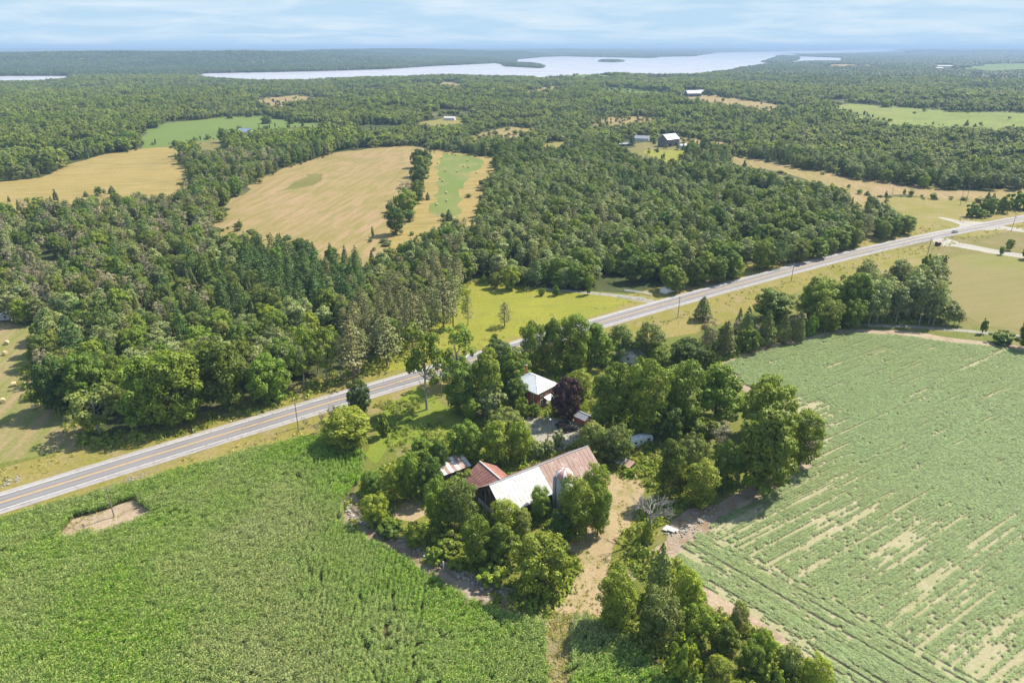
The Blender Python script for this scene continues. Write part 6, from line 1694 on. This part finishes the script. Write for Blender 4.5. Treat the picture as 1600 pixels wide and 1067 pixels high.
def far_woods():
    g = np.random.default_rng(5)
    meshes = [quads_mesh('far_tree', far_tree(k, 0), [M['far_leaf']]) for k in range(4)] + [quads_mesh('far_tree', far_tree(10 + k, 1), [M['far_leaf_grey']]) for k in range(3)] + [quads_mesh('far_tree', far_tree(20 + k, 2), [M['far_needle']]) for k in range(2)]
    x, y = wedge_grid(755, 1500, 7.2, 0.70, 2); x2, y2 = wedge_grid(1500, 2950, 10.5, 0.70, 3)
    x = np.concatenate([x, x2]); y = np.concatenate([y, y2]); r = np.hypot(x, y); lone = np.zeros(len(x), bool)
    bx, by, _ = project(x, y, height(x, y))
    for nm, pr in (('bush_field', .2), ('hollow_field', .2), ('west_meadow', .2), ('green_strip', .10), ('barn_field', .08), ('bright_field', .02), ('marsh', .010), ('hill_field', .05), ('pale_field', .2), ('far_green', .25), ('yellow_field', .1), ('barn_yard', .03), ('knoll_field', .06), ('long_field', .006), ('farm_clearing', .12)):
        lone |= inside(OPEN_IMG[nm], bx, by) & (g.random(len(x)) < pr)
    wet = smooth(0.50, 0.60, fbm(x / 400 + 7, y / 400, 61, 3)) ; px, py, _ = project(x, y, 0 * x)
    wet = np.maximum(wet, ((px > 1150) & (py < 235) & (py > 120)) * 0.75); wet = np.maximum(wet, ((px > 470) & (px < 900) & (py > 135) & (py < 190)) * 0.7)
    u = g.random(len(x)); con = smooth(0.5, 0.62, fbm(x / 130, y / 130, 63, 3))
    k = np.where(u < 0.06 + 0.30 * con, 2, np.where(g.random(len(x)) < 0.25 + 0.6 * wet, 1, 0))
    hg = np.where(k == 0, g.uniform(11, 18, len(x)), np.where(k == 1, g.uniform(8, 14, len(x)), g.uniform(10, 18, len(x)))) * (1 - 0.3 * wet) * (0.68 + 0.6 * fbm(x / 45, y / 45, 71, 3))
    sc = np.where(r > 1500, 1.3, 1.0)
    wd = np.where(k == 0, g.uniform(8, 13, len(x)), np.where(k == 1, g.uniform(5, 8.5, len(x)), g.uniform(4.5, 7.5, len(x)))) * sc
    hg = np.where(lone, hg * 0.6, hg); wd = np.where(lone, wd * 0.7, wd)
    wide = np.where((k == 0) & (g.random(len(x)) < 0.12), 1.45, 1.0); wd = wd * wide; hg = hg * np.where(wide > 1, 1.15, 1.0)
    keep = (keep_trees(x, y, hg) | lone) & (g.random(len(x)) < 0.93) & (fbm(x / 95, y / 70, 77, 3) < 0.665)
    x, y, k, hg, wd = x[keep], y[keep], k[keep], hg[keep], wd[keep]; z = height(x, y)
    pick = np.where(k == 0, g.integers(0, 4, len(x)), np.where(k == 1, 4 + g.integers(0, 3, len(x)), 7 + g.integers(0, 2, len(x))))
    hv = np.array([14] * 4 + [15] * 3 + [14] * 2); wv = np.array([10] * 4 + [6.5] * 3 + [6] * 2)
    # ragged field margins: scrub along the outlines of the nearer fields
    mx, my = [], []
    for nm in ('tan_field', 'wheat_field', 'strip_field', 'long_field', 'pasture', 'bush_field', 'hollow_field', 'bright_field', 'barn_field', 'barn_lawn', 'yellow_field', 'marsh', 'roadside_slope'):
        w = np.array([P2(*p) for p in FAR[nm]]); w = np.concatenate([w, w[:1]]); L = np.concatenate([[0], np.cumsum(np.hypot(*np.diff(w, axis=0).T))]); s_ = g.uniform(0, L[-1], int(L[-1] / 8))
        a_ = np.interp(s_, L, w[:, 0]); b_ = np.interp(s_, L, w[:, 1]); q_ = fbm(a_ / 30, b_ / 30, 57, 2) > 0.42
        mx.append((a_ + g.normal(size=len(a_)) * 4)[q_]); my.append((b_ + g.normal(size=len(a_)) * 4)[q_])
    mx = np.concatenate(mx); my = np.concatenate(my); bx, by, _ = project(mx, my, 0 * mx); q_ = ~inside(NEAR_IMG, bx, by); mx, my = mx[q_], my[q_]
    x = np.concatenate([x, mx]); y = np.concatenate([y, my]); z = height(x, y); n_ = len(mx); wd = np.concatenate([wd, 2 + 5 * g.random(n_) ** 2]); hg = np.concatenate([hg, 1.5 + 7 * g.random(n_) ** 2]); pick = np.concatenate([pick, g.integers(0, 9, n_)])
    scatter('distant_forest', np.column_stack([x, y, z]), g.uniform(0, 6.28, len(x)), np.column_stack([wd / wv[pick], wd / wv[pick], hg / hv[pick]]), pick, meshes, 'mixed forest stretching from the near fields to the lake', 'forest')
    # beyond the lake: crowns as wide lumps
    lump = []
    for s in range(4):
        gg = np.random.default_rng(100 + s); c = np.column_stack([gg.uniform(-11, 11, 9), gg.uniform(-11, 11, 9), gg.uniform(4, 9, 9)])
        lump.append(quads_mesh('far_lump', lobe_leaves(c, gg.uniform(4, 6.5, 9), 26, 2.2, np.array([0, 0, 0.0]), gg), [M['lump_leaf']]))
    x, y = wedge_grid(2950, 4800, 17, 0.68, 4); x2, y2 = wedge_grid(4800, 8200, 30, 0.68, 5); x3, y3 = wedge_grid(8200, 19500, 62, 0.68, 6)
    s = np.concatenate([np.full(len(x), 1.0), np.full(len(x2), 1.7), np.full(len(x3), 3.2)]); x = np.concatenate([x, x2, x3]); y = np.concatenate([y, y2, y3])
    keep = keep_trees(x, y, np.where(s > 3, 24.0, np.where(s > 1.5, 15.0, 11.0))) 
    px, py, _ = project(x, y, height(x, y))
    _few = g.random(len(x))
    for dz_ in (0.0, 10.0):
        px, py, _ = project(x, y, height(x, y) + dz_)
        for q in FARPATCH: keep &= ~inside(np.array(q, float), px + 8 * (vnoise(x / 60, y / 60, 8) - 0.5), py) | (_few < 0.22)
    x, y, s = x[keep], y[keep], s[keep]; n = len(x); zz = np.where(s > 1.5, 0.75, 1.0) * s ** 0.35
    scatter('far_shore_forest', np.column_stack([x, y, height(x, y) - 1]), g.uniform(0, 6.28, n), np.column_stack([s, s, zz * g.uniform(0.7, 1.2, n)]), g.integers(0, 4, n), lump, 'forest covering the hills and islands round the lake', 'forest')
    print('far', len(pick), 'lumps', n)


FARPATCH = [[(366, 97), (372, 93), (385, 91), (402, 93), (420, 96), (418, 100), (390, 101)], [(550, 99), (565, 95), (580, 97), (583, 101), (560, 101)], [(598, 98), (608, 96), (613, 99)], [(110, 94), (130, 91), (158, 93), (140, 96)],
            [(186, 88), (200, 86), (201, 88)], [(235, 95), (250, 93), (268, 95), (250, 97)], [(665, 98), (690, 95), (700, 97), (680, 99)]]
far_woods()


def far_patches():
    for i, q in enumerate(FARPATCH):
        w = roughen(np.array([P2(*p) for p in q]), 12, 40, 200 + i); me = bpy.data.meshes.new('far_field'); bm = bmesh.new()
        cx, cy = w.mean(0)
        rings = [[bm.verts.new((cx + (p[0] - cx) * f, cy + (p[1] - cy) * f, float(height(cx + (p[0] - cx) * f, cy + (p[1] - cy) * f)) + 3.0)) for p in w] for f in (0.1, 0.4, 0.7, 1.0)]
        n = len(w)
        for a, b in zip(rings[:-1], rings[1:]):
            for k in range(n): bm.faces.new((a[k], b[k], b[(k + 1) % n], a[(k + 1) % n]))
        bm.faces.new(rings[0])
        bmesh.ops.recalc_face_normals(bm, faces=bm.faces)
        for f in bm.faces:
            if f.normal.z < 0: f.normal_flip()
        bm.to_mesh(me); bm.free(); me.materials.append(M['wheat' if i not in (3,) else 'tan']); tag(link('far_field', me), kind='structure')


far_patches()


# ------------------------------------------------------------------ crops and weeds
M['corn_leaf'] = leaf_mat('corn_leaves', (0.104, 0.194, 0.010), (0.130, 0.216, 0.016), (0.5, (0.088, 0.153, 0.021)), 0.35, macro=(0.028, (0.176, 0.203, 0.091)), fine=1.5, vary=0.3)
M['corn_tassel'] = leaf_mat('corn_tassels', (0.30, 0.29, 0.12), (0.34, 0.31, 0.15), None, 0.2)
M['soy_leaf'] = leaf_mat('soybean_leaves', (0.156, 0.202, 0.099), (0.175, 0.221, 0.112), (0.8, (0.175, 0.206, 0.112)), 0.3, macro=(0.02, (0.170, 0.206, 0.099)), fine=1.5, vary=0.3)
M['weed'] = leaf_mat('weeds', (0.12, 0.165, 0.018), (0.19, 0.215, 0.035), (0.3, (0.2, 0.2, 0.06)), 0.3)
M['dry_grass'] = leaf_mat('dry_grass', (0.24, 0.22, 0.06), (0.32, 0.26, 0.12), (0.2, (0.20, 0.21, 0.05)), 0.25)


def corn_mesh(seed):
    g = np.random.default_rng(seed); c, n, s = [], [], []
    for k in range(5):
        x = -0.4 + k * 0.2; m = 21
        a = g.uniform(0, 6.28, m); rr = g.uniform(0.1, 0.58, m); z = g.uniform(0.7, 2.2, m)
        c.append(np.stack([x + np.cos(a) * rr, np.sin(a) * rr, z], 1)); n.append(unit(np.stack([np.cos(a) * 0.5, np.sin(a) * 0.5, np.full(m, 0.8)], 1) + g.normal(size=(m, 3)) * 0.45)); s.append(g.uniform(0.16, 0.30, m))
    c = np.concatenate(c); n = np.concatenate(n); s = np.concatenate(s); q = leaf_quads(c, n, s, g, (0.2, 0.38), 0.25)
    m = 7; tc = np.stack([g.uniform(-0.5, 0.5, m), g.normal(size=m) * 0.1, g.uniform(2.15, 2.45, m)], 1); tn = unit(g.normal(size=(m, 3)) * np.array([1, 1, 0.5])); tq = leaf_quads(tc, tn, np.full(m, 0.15), g, (0.25, 0.5), 0.1)
    return quads_mesh('corn_clump', np.concatenate([q, tq]), [M['corn_leaf'], M['corn_tassel']], np.concatenate([np.zeros(len(q), int), np.ones(m, int)]))


def soy_mesh(seed):
    g = np.random.default_rng(seed); m = 84
    c = np.stack([g.uniform(-0.70, 0.70, m), np.clip(g.normal(size=m) * 0.19, -0.40, 0.40), g.uniform(0.28, 0.5, m)], 1)
    n = unit(np.stack([np.zeros(m), c[:, 1] * 1.0, np.full(m, 1.2)], 1) + g.normal(size=(m, 3)) * 0.22)
    return quads_mesh('soy_clump', leaf_quads(c, n, g.uniform(0.075, 0.13, m), g, (0.75, 1.0), 0.15), [M['soy_leaf']])


def weed_mesh(seed, mat, h=0.7, m=26, s=0.2):
    g = np.random.default_rng(seed); a = g.uniform(0, 6.28, m); r = np.abs(g.normal(size=m)) * 0.45
    c = np.stack([np.cos(a) * r, np.sin(a) * r, g.uniform(0.05, 1.0, m) * h * np.exp(-r * 0.8)], 1)
    n = unit(np.stack([np.cos(a) * 0.6, np.sin(a) * 0.6, np.full(m, 0.6)], 1) + g.normal(size=(m, 3)) * 0.4)
    return quads_mesh('weed_tuft', leaf_quads(c, n, g.uniform(0.6, 1.3, m) * s, g, (0.3, 0.7), 0.25), [mat])


def rows_in(poly, ang, row, seg, off=0.0):
    q = np.asarray(poly); ca, sa = math.cos(ang), math.sin(ang)
    s = q @ np.array([ca, sa]); t = q @ np.array([-sa, ca])
    S, T = np.meshgrid(np.arange(s.min(), s.max(), seg), np.arange(t.min(), t.max(), row)); S = S.ravel(); T = T.ravel()
    x = S * ca - T * sa; y = S * sa + T * ca; m = inside(q, x, y)
    return x[m], y[m]


def view_cut(x, y, margin=60):
    px, py, _ = project(x, y, 0 * x + 1.0); return (px > -margin) & (px < 1600 + margin) & (py < 1067 + margin) & (y > 0)


def dist_line(x, y, q, ends=False):
    d = np.full(len(x), 1e9); ang = np.zeros(len(x))
    for a, b in zip(q[:-1], q[1:]):
        v = b - a; L2 = v @ v; t = np.clip(((x - a[0]) * v[0] + (y - a[1]) * v[1]) / L2, 0, 1); e = np.hypot(x - a[0] - t * v[0], y - a[1] - t * v[1]); m = e < d
        d[m] = e[m]; ang[m] = math.atan2(v[1], v[0])
    if ends:
        for p, o in ((q[0], q[1]), (q[-1], q[-2])):
            v = p - o; d[((x - p[0]) * v[0] + (y - p[1]) * v[1]) > 0] = 1e6
    return d, ang


def plant_corn():
    g = np.random.default_rng(21); X, Y, A = [], [], []
    edge = smooth_line(np.array([P0(*p)[:2] for p in ((440, 697), (500, 686), (545, 692), (566, 712), (562, 745), (550, 768), (532, 792), (505, 850), (470, 930), (440, 1010), (410, 1090), (380, 1180))]), 120, 10)
    ra = math.atan2(*(ROAD[40] - ROAD[20])[::-1])
    for nm in ('corn_field', 'corn_patch'):
        w = WORLD[nm]; x, y = rows_in(w, ra, 0.76, 0.95); d, a = dist_line(x, y, edge, True)
        m = (d > 26) | (nm == 'corn_patch'); X.append(x[m]); Y.append(y[m]); A.append(np.full(m.sum(), ra))
    # headland rows following the curved edge
    for k in range(-32, 40):
        q = offset_line(edge, -(0.6 + k * 0.95)); q = smooth_line(q, 400, 2); L = np.concatenate([[0], np.cumsum(np.hypot(*np.diff(q, axis=0).T))]); s = np.arange(0, L[-1], 0.95)
        x = np.interp(s, L, q[:, 0]); y = np.interp(s, L, q[:, 1]); t = np.gradient(q, axis=0); an = np.interp(s, L, np.unwrap(np.arctan2(t[:, 1], t[:, 0])))
        d, _ = dist_line(x, y, edge, True); m = inside(WORLD['corn_field'], x, y) & (d <= 26) & (d > abs(0.6 + k * 0.95) - 0.3)
        X.append(x[m]); Y.append(y[m]); A.append(an[m])
    x, y, a = map(np.concatenate, (X, Y, A))
    hole = np.zeros(len(x), bool)
    for nm in ('bare_patch', 'corn_lane', 'fence_soil', 'dirt_track'): hole |= inside(WORLD[nm], x, y)
    poor = smooth(0.48, 0.62, fbm(x / 26, y / 26, 33, 3))       # weaker, paler spots
    keep = view_cut(x, y, 120) & ~hole & (g.random(len(x)) > 0.04 + 0.16 * poor)
    x, y, a, poor = x[keep], y[keep], a[keep], poor[keep]; n = len(x)
    zs = (0.95 - 0.18 * poor) * g.uniform(0.86, 1.1, n) * (0.9 + 0.2 * fbm(x / 7, y / 7, 35, 2))
    scatter('corn_plants', np.column_stack([x + g.normal(size=n) * 0.14, y + g.normal(size=n) * 0.14, np.zeros(n)]), a + g.normal(size=n) * 0.08 + math.pi * (g.random(n) < 0.5), np.column_stack([np.ones(n), np.ones(n) * g.uniform(0.85, 1.15, n), zs]),
            g.integers(0, 5, n), [corn_mesh(k) for k in range(5)], 'standing green corn in rows filling the lower left field', 'corn')
    print('corn', n)


def plant_soy():
    g = np.random.default_rng(23); w = WORLD['soybean_field']
    a0, a1 = P0(1060, 850)[:2], P0(1420, 1060)[:2]; hv = (a1 - a0) / np.hypot(*(a1 - a0)); ha = math.atan2(hv[1], hv[0]); nrm = np.array([-hv[1], hv[0]])
    b0 = P0(1381, 966)[:2]; b1 = P0(1544, 853)[:2]; ra = math.atan2(*(b1 - b0)[::-1])
    x, y = rows_in(w, ra, 0.78, 1.15); x2, y2 = rows_in(w, ha, 0.78, 1.15)
    dd = lambda x, y: (np.column_stack([x, y]) - a0) @ nrm
    d1 = dd(x, y); d2 = dd(x2, y2); m1 = d1 > 9; m2 = d2 <= 9
    X = np.concatenate([x[m1], x2[m2]]); Y = np.concatenate([y[m1], y2[m2]]); A = np.concatenate([np.full(m1.sum(), ra), np.full(m2.sum(), ha)]); D = np.concatenate([d1[m1], d2[m2]])
    cx, cy = math.cos(ra), math.sin(ra); s = X * cx + Y * cy; t = -X * cy + Y * cx
    hs = X * hv[0] + Y * hv[1]
    row_ = np.round(t / 0.78); rw2 = np.round(D / 0.78)
    gap = np.where(D > 9, 0.75 * vnoise(s / 20, row_ * 1.37, 91) + 0.25 * fbm(s / 6, t / 3, 94, 2), 0.75 * vnoise(hs / 16, rw2 * 1.37, 92) + 0.25 * fbm(hs / 5, D / 3, 95, 2))          # thin stands run along the drill rows
    big = fbm(X / 22, Y / 22, 93, 3)
    dc, _ = dist_line(X, Y, np.array([P0(*p)[:2] for p in ((1185, 775), (1275, 705), (1250, 650))]))
    wk = np.maximum(1 - smooth(38, 82, D), 0.9 * (1 - smooth(6, 22, dc))); wk = np.maximum(wk, 0.18)
    wk = wk * (0.6 + 0.7 * smooth(0.42, 0.60, big))
    thr = 0.17 + 0.22 * wk + 0.12 * wk * (g.random(len(X)) - 0.5)
    py_ = project(X, Y, 0 * X)
    fade = np.clip((gap - thr + 0.03) / 0.19 + g.normal(size=len(X)) * 0.16, 0, 1)
    keep = view_cut(X, Y, 100) & (fade > 0.02) & (g.random(len(X)) > 0.10 * wk) | (view_cut(X, Y, 100) & (g.random(len(X)) < 0.10))
    fade = np.maximum(fade, 0.12)
    X, Y, A, wk, fade = X[keep], Y[keep], A[keep], wk[keep], fade[keep]; n = len(X)
    sc = g.uniform(0.85, 1.15, n); wy = np.where(wk < 0.35, 1.5, 1.2) * g.uniform(0.85, 1.2, n) * (0.4 + 0.6 * fade); sc = sc * (0.45 + 0.55 * fade)
    scatter('soybean_plants', np.column_stack([X, Y + 0 * X, np.zeros(n)]), A + math.pi * (g.random(n) < 0.5), np.column_stack([0.6 + 0.42 * fade, wy, sc]), g.integers(0, 5, n), [soy_mesh(k) for k in range(5)],
            'low green soybean rows with bare pale streaks between them', 'soybeans')
    print('soy', n)


def plant_weeds():
    g = np.random.default_rng(25); X, Y, K, S = [], [], [], []
    def fill(w, n, k, s0, s1, dens=None):
        w = np.asarray(w); lo, hi = w.min(0), w.max(0); x = g.uniform(lo[0], hi[0], n); y = g.uniform(lo[1], hi[1], n); m = inside(w, x, y) & view_cut(x, y, 40)
        x, y = x[m], y[m]; d = fbm(x / 8, y / 8, 95, 3); m = d > (0.42 if dens is None else dens); x, y, d = x[m], y[m], d[m]
        X.append(x); Y.append(y); K.append(np.full(len(x), k)); S.append(g.uniform(s0, s1, len(x)) * (0.6 + d))
    fill(WORLD['farmyard'], 9000, 0, 0.8, 1.9); fill(WORLD['fence_soil'], 2500, 0, 0.6, 1.4, 0.5); fill(WORLD['lawn'], 900, 0, 0.4, 0.8, 0.6)
    nw = np.array([P0(*p)[:2] for p in ((480, 690), (560, 630), (640, 605), (760, 560), (800, 640), (700, 700), (600, 740), (560, 790))]); fill(nw, 1600, 0, 0.6, 1.3, 0.55)
    fill(np.concatenate([offset_line(ROAD, ROAD_W / 2 + 14), offset_line(ROAD, ROAD_W / 2 + 2)[::-1]]), 26000, 1, 0.5, 1.2); fill(np.concatenate([offset_line(ROAD, -ROAD_W / 2 - 2), offset_line(ROAD, -ROAD_W / 2 - 14)[::-1]]), 26000, 1, 0.5, 1.4)
    hw = np.array([P0(*p)[:2] for p in ((960, 985), (940, 900), (990, 860), (1060, 880), (1110, 950), (1200, 1000), (1300, 1067), (1320, 1150), (1120, 1150), (1040, 1060))]); fill(hw, 4500, 0, 0.8, 2.0, 0.35)
    cw = np.array([P0(*p)[:2] for p in ((1040, 560), (1120, 520), (1230, 500), (1330, 480), (1500, 500), (1330, 512), (1200, 538), (1110, 575))]); fill(cw, 3500, 0, 0.8, 1.8, 0.35)
    fr = np.array([P0(*p)[:2] for p in FRONT[6:26]]); back = offset_line(fr, 4); frn = offset_line(fr, -5)
    fill(np.concatenate([back, frn[::-1]]), 9000, 0, 0.9, 2.2, 0.3)
    x, y, k, s = map(np.concatenate, (X, Y, K, S))
    hole = np.zeros(len(x), bool)
    for nm in ('dirt_track', 'drive_yard', 'corn_field', 'corn_patch', 'corn_lane', 'soybean_field', 'bare_patch'): hole |= inside(WORLD[nm], x, y)
    dr, _ = dist_line(x, y, ROAD); hole |= dr < ROAD_W / 2 + 0.6
    x, y, k, s = x[~hole], y[~hole], k[~hole], s[~hole]
    for nm, n_, kk in (('dirt_track', 1300, 1), ('corn_lane', 1800, 1), ('drive_yard', 500, 1), ('bare_patch', 300, 1), ('dirt_track', 350, 0)):
        X.clear(); Y.clear(); K.clear(); S.clear(); fill(WORLD[nm], n_, kk, 0.25, 0.6, 0.5 if kk else 0.56); x, y, k, s = np.concatenate([x, X[0]]), np.concatenate([y, Y[0]]), np.concatenate([k, K[0]]), np.concatenate([s, S[0]])
    n = len(x)
    scatter('weeds', np.column_stack([x, y, height(x, y)]), g.uniform(0, 6.28, n), np.column_stack([s, s, s * g.uniform(0.6, 1.2, n)]), k * 3 + g.integers(0, 3, n), [weed_mesh(q, M['weed'], 0.8, 28, 0.22) for q in range(3)] + [weed_mesh(q + 9, M['dry_grass'], 0.6, 24, 0.18) for q in range(3)],
            'rank weeds and dry grass along the verges and round the farmyard', 'weeds')
    print('weeds', n)


plant_corn(); plant_soy(); plant_weeds()


# ------------------------------------------------------------------ haze
HAZE = 0.00011
def build_haze():
    m, N, L = new_mat('haze')
    v = node(N, L, 'ShaderNodeVolumePrincipled', {'Color': (0.42, 0.59, 0.84, 1), 'Density': HAZE, 'Anisotropy': 0.0})
    L.new(v.outputs[0], node(N, L, 'ShaderNodeOutputMaterial').inputs['Volume'])
    o = MB().box(-66000, -66000, -2.0, 66000, 66000, 138.0).build('haze', m); tag(o, 'pale blue haze lying over the whole valley', 'haze', None, 'stuff')


build_haze()
